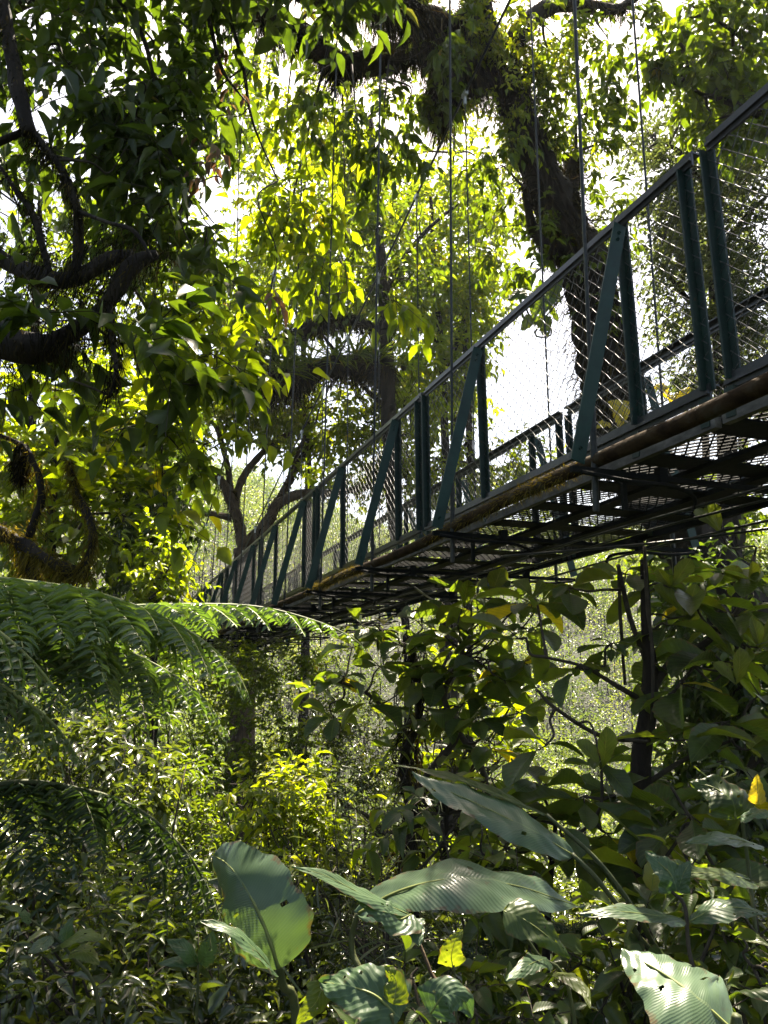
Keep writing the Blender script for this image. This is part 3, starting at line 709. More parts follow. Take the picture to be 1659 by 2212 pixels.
tree_generic('tree with sparse yellow-green broad leaves in the top right of the view', [(1800,1300,14),(1790,700,14),(1740,350,14),(1690,150,14)], [24,20,16,10],
    [([(1720,300,14),(1640,250,9.9),(1560,215,9.8),(1510,200,9.7),(1490,170,9.7),(1482,110,9.7)],[10,8,7,5,4,2]),([(1690,160,14),(1600,80,9.8),(1520,30,9.7)],[8,5,3])],
    [(1500,170,9.7,60,50,.5,31),(1560,90,9.8,70,60,.5,58),(1620,40,9.8,60,50,.5,58),(1600,170,9.8,60,60,.5,49),(1650,230,9.9,50,50,.5,43),(1480,40,9.7,60,40,.4,31),(1420,100,9.7,60,60,.4,29),(1380,180,9.8,50,60,.4,20),(1560,260,9.8,60,50,.4,31),(1630,130,9.8,50,50,.5,34)],
    .21,.12,'mid','mid','bark',25,per=5,droop=.4,extra=2)

def backdrop(label, px, top, clumps, seed, mat='bright', Y=34, L=.42):
    tree_generic(label, [(px,1350,Y),(px+6,1000,Y),(px-6,700,Y),(px,top,Y)], [9,8,6,3], [], [(x,y,Y+dz,rx,ry,2.2,n) for x,y,dz,rx,ry,n in clumps], L, L*.45, 'small', mat, 'bark', seed, per=9, droop=.3, extra=1, br=(.06,.015))
backdrop('hazy far tree seen through the gaps in the curtain of bright leaves', 660, 260, [(600,300,0,110,90,60),(720,260,1,110,90,70),(560,440,0,100,80,60),(700,420,1,110,80,70),(640,560,0,110,80,70),(520,580,1,80,70,40),(740,620,0,80,70,50),(640,180,0,100,70,40)], 81)
backdrop('hazy far tree behind the glowing tree and the main cable', 980, 330, [(930,380,0,100,80,60),(1030,400,1,80,80,50),(880,520,0,90,80,60),(1000,560,0,80,80,60),(1040,680,0,40,60,26),(920,700,1,90,80,60),(980,830,0,80,60,50),(1090,470,1,50,60,20),(860,300,0,80,70,36),(960,250,0,60,50,30),(1090,570,0,50,60,24),(1060,330,0,60,60,30),(1120,640,0,40,50,12),(1030,230,0,60,50,20)], 82)
backdrop('hazy far tree at the upper left edge behind the near dark limbs', 250, 330, [(200,420,0,110,80,46),(320,360,0,110,80,46),(260,560,0,110,80,50),(400,480,0,100,80,50),(120,600,0,90,70,30),(380,640,1,110,80,60),(200,740,0,120,70,60),(420,280,0,100,80,40),(340,820,0,110,70,60)], 83)
backdrop('pale far tree behind the grey-green fine-leaved tree at the right', 1520, 240, [(1440,330,0,80,70,40),(1540,300,0,90,80,50),(1630,380,0,60,90,44),(1420,470,0,60,70,30),(1530,480,0,90,80,50),(1620,620,0,60,90,50),(1480,640,0,80,70,40),(1560,780,0,90,70,50),(1300,300,0,60,60,14),(1340,420,0,50,60,14)], 84, 'grey', 22, .26)

backdrop('bushy mid-distance tree seen low under the right end of the deck', 1600, 1040, [(1590,1080,0,90,50,60),(1500,1130,0,80,50,50),(1640,1150,0,70,60,50),(1560,1200,0,90,60,60),(1690,1060,0,70,60,30),(1420,1180,0,60,40,24)], 85, 'mid', 22, .26)
backdrop('yellow-green crown low beyond the far railing behind the middle of the bridge', 1010, 950, [(960,980,0,70,50,50),(1050,1010,0,70,50,50),(1120,1050,0,70,40,40),(900,1060,0,60,50,40),(1000,1080,0,80,50,50),(1180,1010,0,40,40,14)], 86, 'bright', 26, .30)

# ---------------------------------------------------------------- left foreground tree: dark limbs, large drooping leaves
def left_tree():
    rs = np.random.RandomState(41)
    t = thing('tree', 'near tree on the left with black mossy limbs and large dark drooping leaves', 'tree', ground_at(at(-260, 1200, 5.2)))
    g = ground_at(at(-260,1200,5.2)); mb = MB()
    P, R = mb.tube([g]+ats([(-270,1200,5.2),(-250,900,5.2),(-230,650,5.2),(-200,400,5.2),(-160,150,5.2),(-100,-150,5.2)]), [.26,.22,.2,.18,.15,.12,.08], 12, noise=.12); mb.build('trunk', M['bark'], t)
    A = [P]
    specs = [([(-240,760,5.2),(-100,745,4.25),(0,745,4.15),(90,752,4.05),(130,735,4.05),(200,690,4.05),(240,640,4.05),(290,570,4.05),(340,548,4.05)],[56,48,44,38,22,17,18,22,10],(3200,.085,1.5,.006)),
             ([(-230,500,5.2),(-60,530,4.25),(30,575,4.15),(110,605,4.05),(170,600,4.05),(235,560,4.05),(285,548,4.15)],[34,26,22,20,18,16,10],(2400,.085,1.5,.006)),
             ([(160,605,4.05),(170,520,4.00),(165,450,3.95),(140,380,3.95),(100,320,3.95),(65,275,3.95)],[12,11,10,9,8,6],(1300,.07,1.5,.006)),
             ([(110,605,4.05),(75,470,4.05),(40,420,4.05),(0,360,4.05)],[8,7,6,5],(500,.07,.9,.007)),
             ([(165,455,3.95),(230,480,3.85),(290,500,3.85),(330,560,3.85)],[6,5,5,3]),
             ([(65,290,3.95),(40,200,3.95),(20,90,3.95),(0,-40,3.95)],[15,17,17,16],(1200,.06,1.5,.006)),
             ([(-190,380,5.2),(-60,330,4.25),(60,280,4.05)],[16,12,8]),
             ([(235,640,4.05),(240,720,3.95),(250,800,3.85),(235,860,3.85)],[7,6,5,3],(500,.10,1.5,.008)),
             ([(-150,100,5.2),(30,10,4.8),(170,-20,4.6),(330,-60,4.5),(480,-120,4.4),(620,-150,4.3),(760,-190,4.3)],[20,16,13,10,8,6,4]),  # high limb out of view, added to carry the shading boughs
             ([(-110,-150,5.2),(80,-240,4.6),(300,-300,4.3),(480,-330,4.2),(640,-340,4.2)],[18,14,10,7,4]),
             ([(230,-35,4.55),(300,60,4.5),(330,160,4.5),(350,280,4.5),(400,400,4.6)],[7,6,5,4,2]),
             ([(400,-85,4.45),(450,40,4.5),(480,150,4.6),(540,230,4.6)],[6,5,4,2]),
             ([(460,-80,4.6),(520,120,4.7),(545,260,4.8),(600,390,4.9)],[5,4,3,2]),
             ([(110,0,4.7),(130,110,4.6),(190,220,4.5),(230,330,4.5)],[6,5,4,2])]
    for q in specs:
        p, r = limb(t, 'limb', q[0], q[1], M['bark'], 9, .16, len(A), 7, q[2] if len(q) > 2 else None, rs, 14.); A.append(p)
    src = np.concatenate(A)
    cl = [(60,70,4.6,110,90,.5,16),(190,80,4.5,100,90,.5,17),(320,60,4.5,110,80,.5,18),(440,60,4.6,80,80,.5,13),(110,200,4.5,90,80,.5,11),(240,210,4.4,90,80,.5,16),(350,200,4.4,90,90,.5,17),(430,190,4.5,70,80,.4,9),
          (200,330,4.4,80,70,.4,11),(310,330,4.4,90,70,.4,16),(400,320,4.5,70,80,.4,11),(270,420,4.6,80,50,.4,6),(360,430,4.5,80,60,.4,11),(440,430,4.6,50,60,.4,5),(300,490,4.7,90,40,.4,5),(420,540,4.6,70,60,.4,6),
          (250,-130,4.4,160,110,.7,28),(480,-120,4.4,130,110,.7,40),(650,-150,4.3,120,80,.7,24),(740,-120,4.3,80,50,.5,14),(790,-170,4.3,90,60,.5,16),(350,-320,4.2,200,110,.7,18),(600,-330,4.2,160,110,.7,34),(50,470,4.7,60,50,.4,3),(30,330,4.7,50,50,.4,3),(480,140,4.7,50,60,.4,4)]  # boughs above the view added to shade the fern below
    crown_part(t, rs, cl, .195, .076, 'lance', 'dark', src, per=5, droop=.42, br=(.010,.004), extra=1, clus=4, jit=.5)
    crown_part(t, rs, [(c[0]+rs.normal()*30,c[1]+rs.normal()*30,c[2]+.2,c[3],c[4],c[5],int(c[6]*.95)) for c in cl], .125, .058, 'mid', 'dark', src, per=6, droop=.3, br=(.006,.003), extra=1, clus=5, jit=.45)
    cl = [(60,690,4.2,90,40,.4,7),(150,730,4.1,90,40,.4,8),(260,760,4.1,90,50,.4,7),(120,820,4.1,110,40,.4,4),(240,850,4.2,100,40,.4,4),(330,790,4.2,90,50,.4,5)]
    crown_part(t, rs, cl, .20, .10, 'mid', 'dark', src, per=6, droop=.35, br=(.010,.003), extra=1, clus=4)
    # withered brown leaves
    cl = [(475,330,4.7,30,40,.2,2),(500,400,4.7,30,40,.2,3),(515,190,4.8,20,40,.2,2),(580,640,5,18,24,.2,2),(490,90,4.8,20,20,.2,1)]
    m2 = leaf_mat('leaf_withered', [(0,(.10,.055,.035)),(.6,(.17,.10,.06)),(1,(.26,.20,.10))], tint=(1.5,1.2,.8), tmix=.35, rough=.5)
    crown_part(t, rs, cl, .13, .05, 'lance', m2, src, per=4, droop=1.0, br=(.006,.003), name='withered_leaves', clus=2)
left_tree()

def hanging(label, stems, clumps, L, W, mat, seed, kind='mid', per=6, droop=.7, name='hanging_vine', cat='vine'):
    rs = np.random.RandomState(seed); pts = [ats(s) for s in stems]
    t = thing(name, label, cat, pts[0][0])
    A = []
    for p in pts:
        mb = MB(); q, r = mb.tube(p, np.linspace(.012, .004, len(p)), 5, noise=.1, sub=5); A.append(q); mb.build('stem', M['twig'], t)
    crown_part(t, rs, clumps, L, W, kind, mat, np.concatenate(A), per, droop, name='leaves', br=(.005,.0025), extra=2, clus=5)
hanging('curtain of bright backlit leaves left of the first hanger cables', [[(740,60,8.4),(740,230,8.4),(745,420,8.2),(745,560,8)],[(640,60,8.4),(620,240,8.2),(630,420,8.1),(690,560,8)]],
   [(640,270,8.2,90,80,.4,24),(640,420,8,90,80,.4,24),(600,510,8,80,60,.4,18),(690,560,8,70,50,.4,17),(560,400,8,60,80,.4,14),(620,610,8,70,50,.3,11),(740,300,8.4,60,80,.4,11),(740,560,8,60,60,.3,8),(830,620,6.3,40,50,.2,6)],
   .20,.10,'bright',51)
hanging('shaded green vine draped under the mossy overhead limb', [[(760,140,7.8),(770,260,7.6),(780,360,7.5)],[(840,130,8),(830,240,7.9),(840,320,7.8)]],
   [(600,150,7.4,70,60,.4,16),(690,240,7.5,80,40,.4,14),(800,260,7.6,70,50,.4,14),(790,310,7.5,70,70,.4,28),(870,330,7.8,50,60,.3,12),(940,110,8,40,70,.3,12),(960,60,8,50,60,.3,14)],
   .16,.075,'mid',52)
hanging('spray of leaves with sunlit yellow-green edges hanging in front of the shaggy limb', [[(250,560,5.4),(330,680,5.1),(420,740,4.9),(500,790,4.8)],[(330,680,5.1),(400,830,4.9),(440,860,4.8)]],
   [(470,770,4.9,60,50,.3,14),(400,740,5,70,50,.3,14),(520,820,4.8,30,30,.2,6),(440,850,4.8,50,40,.25,9),(340,720,5,60,50,.3,10),(470,700,5,60,40,.3,9)],
   .155,.075,'bright',53, droop=.35)
hanging('few round bright leaves dangling on thin stems beside the fine bridge hangers', [[(330,680,5.1),(345,850,5),(350,1000,4.9),(355,1110,4.9)],[(345,900,5),(400,940,4.9),(440,960,4.8)]],
   [(430,960,4.8,50,40,.2,6),(440,1000,4.8,30,30,.2,3),(350,1010,4.9,40,40,.2,5),(355,1110,4.9,34,40,.2,5),(500,955,4.8,30,20,.2,2)],
   .135,.085,'bright',54, droop=.4)
# moss-clothed branches on the left edge, above the fern
def moss_branch(label, limbs, seed, cl=None):
    rs = np.random.RandomState(seed); t = thing('mossy_branch', label, 'branch', at(*limbs[0][0][0]))
    A = []
    for pts, rad, mo in limbs:
        p, r = limb(t, 'limb', pts, rad, M['bark'], 8, .3, seed, 6, mo, rs, 20.); A.append(p)
    if cl: crown_part(t, rs, cl, .13, .07, 'mid', 'bright', np.concatenate(A), 5, .2, br=(.006,.003), clus=4)
moss_branch('golden moss-clothed dead branches at the left edge just above the fern', [
   ([(-80,1130,4.6),(0,1150,4.5),(40,1170,4.5),(90,1200,4.4),(150,1235,4.4),(190,1240,4.4)],[17,15,14,12,13,9],(2200,.085,1.0,.007,'mossgold')),
   ([(40,1165,4.5),(55,1210,4.5),(75,1240,4.5),(75,1270,4.5)],[14,12,10,6],(900,.08,1.2,.007,'mossgold')),
   ([(180,1235,4.4),(195,1190,4.4),(200,1140,4.4),(165,1060,4.5),(150,1000,4.5)],[9,8,8,6,4],(1100,.07,1.1,.006,'mossgold')),
   ([(50,960,4.6),(48,1000,4.6),(45,1030,4.6)],[9,20,8],(1100,.09,1.5,.007,'moss')),
   ([(-40,930,4.7),(50,965,4.6),(90,1060,4.5),(60,1160,4.5)],[6,7,6,8],(600,.06,1.0,.006,'mossgold'))], 61)
hanging('cluster of bright yellow-green rounded leaves above the mossy branch', [[(165,1150,5),(190,1110,4.9),(220,1080,4.9)],[(190,1110,4.9),(250,1110,4.9),(290,1125,4.9)]],
   [(215,1080,4.9,40,34,.2,12),(260,1085,4.9,34,24,.2,8),(275,1120,4.9,28,22,.2,5),(190,1100,4.9,30,30,.2,5)], .12,.075,'bright',62, droop=-.2, name='leafy_branch', cat='branch')

# trees behind on the left
tree_generic('dark dense evergreen tree left of the far bridge end', [(330,1500,12.5),(335,1250,12.5),(335,1050,12.5),(330,900,12.5)],[14,12,9,5],[],
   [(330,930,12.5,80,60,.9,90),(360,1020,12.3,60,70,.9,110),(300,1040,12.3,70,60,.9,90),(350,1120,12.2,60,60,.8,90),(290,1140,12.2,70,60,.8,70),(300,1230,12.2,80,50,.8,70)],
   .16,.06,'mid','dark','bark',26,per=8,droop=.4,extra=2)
tree_generic('mid green leafy tree behind the golden moss branches', [(120,1500,11.5),(110,1200,11.5),(120,1000,11.5),(140,850,11.5)],[14,12,9,5],[([(115,1100,11.5),(200,1000,11.5),(260,940,11.5)],[6,4,3])],
   [(60,860,11.5,90,70,.7,60),(180,900,11.5,90,70,.7,60),(60,1000,11.5,80,70,.7,60),(180,1010,11.5,90,60,.7,60),(270,960,11.5,60,70,.7,36),(80,1120,11.5,90,70,.7,60),(230,1160,11.5,70,60,.7,44),(140,1210,11.5,90,50,.7,50),(290,830,11.5,80,60,.7,44),(380,890,12,60,70,.7,36)],
   .23,.11,'mid','bright','bark',27,per=7,droop=.35,extra=2)
tree_generic('sunlit yellow-green bush tree at the near foot of the far bridge end', [(330,1500,10.5),(335,1350,10.5),(345,1250,10.5)],[8,6,4],[],
   [(355,1180,10.5,36,55,.5,26),(325,1240,10.5,50,50,.5,34),(370,1250,10.3,26,40,.3,14),(270,1270,10.3,60,40,.5,28),(290,1310,10.2,60,40,.5,30)],
   .15,.075,'mid','bright','bark',28,per=7,droop=.2,extra=2)
tree_generic('pale yellowish tree far behind the upper left branches', [(60,1200,20),(70,900,20),(80,600,20),(90,350,20)],[12,10,8,5],[],
   [(70,330,20,110,60,1.5,60),(120,420,20,110,60,1.5,60),(40,520,20,80,60,1.5,36),(200,560,20,110,60,1.5,50),(300,640,20,110,60,1.5,70),(420,640,20,100,70,1.5,70),(480,720,20,100,70,1.5,80),(140,700,20,130,60,1.5,60),(360,760,20,110,60,1.5,90),(230,250,20,120,60,1.5,50),(420,560,20,80,60,1.5,50),
    (500,240,20,120,90,1.5,60),(380,120,20,120,90,1.5,50),(560,760,20,70,60,1.5,50),(560,640,20,70,60,1.5,40)],
   .30,.14,'mid','mid','bark',29,per=7,droop=.3,extra=1)

# ---------------------------------------------------------------- broad-leaved little trees under the bridge (lower right)
def broad_tree(label, trunk, rads, limbs, tips, L, seed, mat='broad', barkm='bark', moss=None, whorl=6, Wr=.52, kind='obov', name='small_tree', cat='tree', rr=.95, lime_tips=None):
    rs = np.random.RandomState(seed); p0 = at(*trunk[0]); g = ground_at(p0)
    t = thing(name, label, cat, g)
    mb = MB(); P, R = mb.tube([g]+ats(trunk), [rads[0]*1.2*trunk[0][2]/F]+[r*q[2]/F for r, q in zip(rads, trunk)], 9, noise=.12, seed=seed, sub=6)
    o = mb.build('trunk', M[barkm], t); A = [P]
    if moss: m2 = MB(); moss_on(m2, rs, P, R, *moss[:4]); m2.build('moss', M[moss[4]], o)
    for q in limbs:
        p, r = limb(t, 'limb', q[0], q[1], M['twig'], 7, .1, seed+len(A), 6); A.append(p)
    src = np.concatenate(A); mb = MB()
    S = []; T = []
    for tp in tips:
        c = at(*tp[:3]); Lw = L*(tp[3] if len(tp) > 3 else 1.0); n = whorl+rs.randint(-2, 3)
        S.append(nearest(src, c)); T.append(c)
        a = np.arange(n)*2.399+rs.uniform(0, 6)
        el = rs.uniform(-.55, .55, n)
        D = np.stack([np.cos(a)*np.cos(el), np.sin(a)*np.cos(el), np.sin(el)], 1)
        N = np.array([0, 0, 1.])+rs.normal(size=(n, 3))*.30+D*.15
        b = c+D*rs.uniform(.02, .12, (n, 1))*Lw*2+rs.normal(size=(n, 3))*.05*Lw
        l = Lw*rs.uniform(.5, 1.12, n)
        mb.prisms(np.repeat(c[None], n, 0), b, .0045, .003, 4, 1, .5)
        R_ = np.clip(rs.uniform(0, .9, n)*rr+(rs.uniform(0, 1, n) < .035)*.5, 0, 1)
        add_leaves(mb, kind, b, D, N, l, l*Wr*rs.uniform(.85, 1.15, n), R_, 0, True)
    branchlets(mb, rs, S, T, .011, .005, 1, 5, .10)
    mb.build('crown', [M[mat], M['twig']], t)
    if lime_tips:
        mb = MB()
        for tp in lime_tips:
            c = at(*tp); n = rs.randint(2, 4); a = rs.uniform(0, 6)+np.arange(n)*2.1; D = np.stack([np.cos(a)*.6, np.sin(a)*.5, np.full(n, .75)], 1)
            l = L*rs.uniform(.4, .75, n); add_leaves(mb, kind, np.repeat(c[None], n, 0), D, np.array([0, -.7, .4])+rs.normal(size=(n, 3))*.25, l, l*Wr, rs.uniform(0, 1, n), 0, True)
            s0 = nearest(src, c); branchlets(mb, rs, [s0], [c], .008, .004, 1, 5, .08)
        mb.build('lime_lit_leaves', [M['lime'], M['twig']], t)  # lime colour paints in the yellow sunlight on these leaves
    return t
def jit_tips(rs_seed, boxes):
    rs = np.random.RandomState(rs_seed); out = []
    for (x0, x1, y0, y1, Y0, Y1, n, s) in boxes:
        for _ in range(n): out.append((rs.uniform(x0, x1), rs.uniform(y0, y1), rs.uniform(Y0, Y1), s*rs.uniform(.8, 1.15)))
    return out
broad_tree('black-stemmed small tree of big oval leaves below the near end of the bridge', [(1380,1960,4.6),(1378,1800,4.6),(1385,1640,4.6),(1405,1480,4.6),(1398,1380,4.6),(1390,1210,4.6)], [26,24,22,16,12,8],
   [([(1405,1500,4.6),(1450,1430,4.6),(1530,1385,4.6),(1600,1310,4.6),(1630,1200,4.7)],[8,8,8,6,4]),([(1400,1520,4.6),(1330,1480,4.5),(1260,1440,4.4),(1180,1420,4.4)],[6,5,4,3]),
    ([(1390,1600,4.6),(1300,1590,4.4),(1200,1530,4.3),(1160,1490,4.3)],[6,5,4,3]),([(1390,1560,4.6),(1450,1500,4.5),(1500,1440,4.4)],[5,4,3]),([(1385,1700,4.6),(1480,1640,4.5),(1580,1600,4.4)],[6,5,3]),([(1400,1440,4.6),(1360,1330,4.7),(1335,1220,4.8)],[6,6,5])],
   [(1230,1270,4.7,.8),(1150,1300,4.7,.9),(1350,1240,4.8,.9),(1430,1270,4.7,1),(1500,1300,4.6,1),(1570,1330,4.6,1.1),(1440,1350,4.6,1),(1320,1390,4.4,.55),(1630,1250,4.7,1),(1560,1240,4.8,.9),(1120,1380,4.4,1),(1180,1610,4.2,.8),
    (1480,1480,4.4,1.1),(1560,1430,4.5,1.1),(1620,1400,4.5,1.1),(1640,1500,4.4,1.1),(1560,1560,4.3,1.2),(1460,1600,4.2,1.2),(1610,1620,4.2,1.1),(1250,1440,4.5,.6)], .33, 71, lime_tips=[(1555,1150,4.6),(1610,1440,4.3),(1640,1400,4.3),(1480,1330,4.5),(1620,1270,4.6),(1590,1480,4.2),(1450,1270,4.5),(1300,1660,4.0)])
broad_tree('vine-hung small tree with oval leaves under the middle of the bridge', [(900,2050,6.4),(878,1890,6.4),(895,1780,6.4),(872,1650,6.4),(905,1540,6.4),(890,1400,6.4)], [15,14,13,10,9,6],
   [([(888,1720,6.4),(940,1650,6.3),(985,1590,6.2),(960,1500,6.2),(1000,1420,6.2)],[7,7,8,7,4]),([(890,1600,6.4),(840,1540,6.3),(780,1490,6.2),(720,1470,6.2)],[6,5,4,3]),([(890,1780,6.4),(830,1800,6.3),(790,1760,6.2),(740,1740,6.2)],[5,4,4,3]),([(990,1580,6.2),(1040,1660,6.2),(1060,1750,6.3)],[7,7,6])],
   [(760,1400,6.4,.9),(830,1360,6.4,.9),(900,1340,6.5,.9),(980,1330,6.4,1),(1060,1320,6.2,1),(1000,1390,6.2,1),(900,1430,6.3,.9),(820,1440,6.2,.9),(740,1460,6.1,.8),(680,1490,6.2,.7),(800,1520,6.2,.8),(720,1550,6.2,.7),(940,1480,6.2,1),(1050,1440,6.2,1),(1000,1520,6.1,1),(900,1560,6.2,.8),(1070,1520,6.2,1),(1100,1450,6.0,1),
    (1020,1290,6.2,.9),(1110,1310,6.0,.9),(960,1370,6.1,.9),(1060,1380,6.0,.9),(1150,1360,5.9,.8),(1090,1470,5.8,.9),(970,1450,6.0,.8),(1130,1430,5.8,.8),(870,1390,6.2,.8),(1030,1560,6.0,.8),(1120,1540,5.8,.8),(950,1550,6.1,.7),(780,1350,6.3,.8),(1170,1300,6.2,.8),(850,1620,6.3,.6),(930,1700,6.3,.7),(1000,1640,6.2,.8),(1060,1620,6.0,.9),(740,1760,6.0,.5),(690,1720,6.1,.45),(720,1690,6.1,.45)], .34, 72, lime_tips=[(1060,1290,6.0),(1150,1290,5.9),(1000,1310,6.1),(930,1600,6.1),(1080,1420,5.9),(860,1500,6.1)], moss=(1500,.14,1.0,.012,'moss'), Wr=.62)
broad_tree('backlit yellow-green leafy sapling behind the vine-hung trunk', [(960,2100,7.6),(960,1900,7.6),(965,1760,7.6)], [7,6,5], [],
   jit_tips(5, [(900,1150,1520,1900,7.2,8.4,60,.9),(840,1160,1400,1640,7.8,8.8,30,.8),(820,900,1560,1850,7.2,8.4,16,.8)]), .22, 73, mat='bright', kind='mid', Wr=.6, name='sapling')
broad_tree('shaded broad-leaved shrub between the diagonal banana leaf and the black stem', [(1180,2150,4.2),(1185,1950,4.2),(1200,1780,4.2)], [8,7,5], [([(1190,1850,4.2),(1290,1760,4.1),(1300,1660,4.1)],[4,4,3])],
   [(1170,1700,4.2,1.1),(1120,1760,4.2,1.1),(1260,1720,4.1,1.1),(1210,1790,4.0,1.1),(1300,1650,4.1,.7),(1090,1830,4.1,1),(1240,1850,3.9,1),(1310,1800,4.1,1),(1060,1680,4.6,1),(1330,1720,4.3,.9)], .30, 74, Wr=.6, name='shrub', cat='shrub')
broad_tree('dark big-leaved shrub filling the right edge beside the black stem', [(1600,2200,3.9),(1590,2000,3.9),(1580,1800,3.9)], [10,8,5], [([(1590,1900,3.9),(1500,1780,3.8),(1450,1700,3.8)],[5,4,3])],
   [(1560,1720,3.9,1.2),(1640,1700,3.9,1.1),(1490,1760,3.8,1.1),(1600,1830,3.7,1.1),(1500,1860,3.6,1),(1640,1900,3.6,1.1),(1440,1800,3.9,1),(1560,1950,3.4,1),(1640,2020,3.3,1),(1420,1900,3.7,.9),(1480,1980,3.4,.9)], .30, 75, Wr=.56, name='shrub', cat='shrub')
tree_generic('dark leafy tree standing in the shade under the right end of the bridge', [(1600,1900,8.5),(1600,1600,8.5),(1590,1400,8.5)],[16,14,10],[],
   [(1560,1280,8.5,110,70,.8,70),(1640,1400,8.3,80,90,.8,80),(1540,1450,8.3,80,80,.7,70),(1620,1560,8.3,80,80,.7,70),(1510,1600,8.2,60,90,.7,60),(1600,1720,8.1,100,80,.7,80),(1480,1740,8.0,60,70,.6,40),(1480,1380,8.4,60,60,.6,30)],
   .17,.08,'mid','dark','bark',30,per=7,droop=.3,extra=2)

# ---------------------------------------------------------------- tree fern
def frond(parent, rachis, length_px, Y, npin, mat, seed, width=1.0, hang=.9, toward=-.25, name='frond'):
    """a twice-divided frond: rachis through photograph points, pinnae either side, each a comb of pinnules"""
    rs = np.random.RandomState(seed)
    W = ats(rachis); P, _ = spline(W, 0.0, 10)
    s = np.concatenate([[0], np.cumsum(np.linalg.norm(np.diff(P, axis=0), axis=1))]); tot = s[-1]; s /= tot
    mb = MB(); mb.tube(P[::3], np.linspace(.010, .003, len(P[::3])), 6, 1, sub=3)
    t = np.linspace(.06, .99, npin)
    C0 = np.stack([np.interp(t, s, P[:, i]) for i in range(3)], 1); T = nrm(np.stack([np.interp(t, s, np.gradient(P, axis=0)[:, i]) for i in range(3)], 1))
    Lp = length_px*Y/F*np.sin(np.pi*np.clip(.12+.88*t, 0, 1)**.8)**.65*(1-.25*t)
    Lp = np.maximum(Lp, length_px*Y/F*.10)
    fl = nrm(np.array([0, 0, 1.])-T*T[:, 2:3])
    for sg in (-1, 1):
        S = nrm(np.cross(T, fl))*sg
        for i in range(npin):
            L = Lp[i]*rs.uniform(.92, 1.06)*width
            d0 = nrm(S[i]*.95+T[i]*rs.uniform(.3,.6)+rs.normal(size=3)*.09); hg = hang*rs.uniform(.6,1.35); cut = rs.uniform(.55,.9) if rs.rand() < .12 else 1.0
            k = max(6, int(L/.0155)); v = np.linspace(0, 1, k)
            Q = C0[i]+d0*(v*L*cut)[:, None]+np.array([0, 0, -hg])*(v**1.7*L*.55)[:, None]
            d = nrm(np.gradient(Q, axis=0))
            mb.prisms(Q[:-1:3], Q[3::3] if len(Q[3::3]) == len(Q[:-1:3]) else Q[1::3][:len(Q[:-1:3])], .0022, .0017, 3, 1)
            nn = nrm(np.cross(d, np.cross(fl[i], d)))
            b = nrm(np.cross(d, nn))
            pl = L*.27*np.sin(np.pi*np.clip(.1+.9*v, 0, 1)**.75)**.6*np.where(v > .97, .6, 1)+.006
            for q in (-1, 1):
                dd = b*q+d*.42+rs.normal(size=(k, 3))*.12-nn*.22; pl = pl*np.where(rs.rand(k) < .06, .3, rs.uniform(.85, 1.1, k))
                add_leaves(mb, 'lance', Q, dd, nn+rs.normal(size=(k, 3))*.08, pl, np.minimum(.012, L/k*.74), np.clip(rs.uniform(0, 1)*.5+rs.uniform(0, .5, k), 0, 1))
    return mb.build(name, [M[mat], M['rachis' if mat == 'fern' else 'stem']], parent)
def tree_fern():
    g = ground_at(at(-420, 1500, 2.0))
    t = thing('tree_fern', 'large tree fern arching feathery green fronds in from the left edge', 'fern', g)
    top = at(-330, 1330, 2.0)
    mb = MB(); mb.tube([g, (g+top)/2+np.array([.05,0,0]), top], [.09,.075,.07], 10, noise=.2, freq=30); tr = mb.build('trunk', M['bark'], t)
    frond(t, [(-330,1330,2.0),(-100,1255,2.0),(90,1262,2.05),(250,1295,2.1),(400,1360,2.15),(500,1440,2.2),(535,1500,2.2)], 320, 2.1, 18, 'fern', 1, hang=.8)
    frond(t, [(-330,1330,2.0),(-60,1310,2.4),(200,1312,2.7),(400,1306,2.85),(560,1312,2.95),(690,1345,3.0),(760,1378,3.0),(790,1405,3.0)], 215, 2.8, 22, 'fern', 2, hang=.55)
    frond(t, [(-330,1330,2.0),(-120,1335,2.25),(90,1350,2.35),(270,1405,2.4),(420,1490,2.45),(490,1580,2.5)], 290, 2.35, 17, 'fern', 9, hang=1.0)
    frond(t, [(-330,1330,2.0),(-150,1400,1.9),(0,1480,1.9),(110,1560,1.95),(170,1640,2.0)], 250, 1.9, 16, 'fern', 3, hang=1.0)
    frond(t, [(-330,1330,2.0),(-200,1290,1.7),(-60,1330,1.7),(60,1420,1.75),(150,1530,1.8)], 260, 1.75, 15, 'fern', 4, hang=1.1)
tree_fern()
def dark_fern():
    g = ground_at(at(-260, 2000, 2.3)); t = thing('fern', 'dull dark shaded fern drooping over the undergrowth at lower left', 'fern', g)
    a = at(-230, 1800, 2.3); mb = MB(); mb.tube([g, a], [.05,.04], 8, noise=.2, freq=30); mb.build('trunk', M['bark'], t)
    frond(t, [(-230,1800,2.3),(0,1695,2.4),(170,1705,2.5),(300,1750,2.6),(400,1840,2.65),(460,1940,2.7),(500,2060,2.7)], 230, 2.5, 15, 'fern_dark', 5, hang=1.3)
dark_fern()

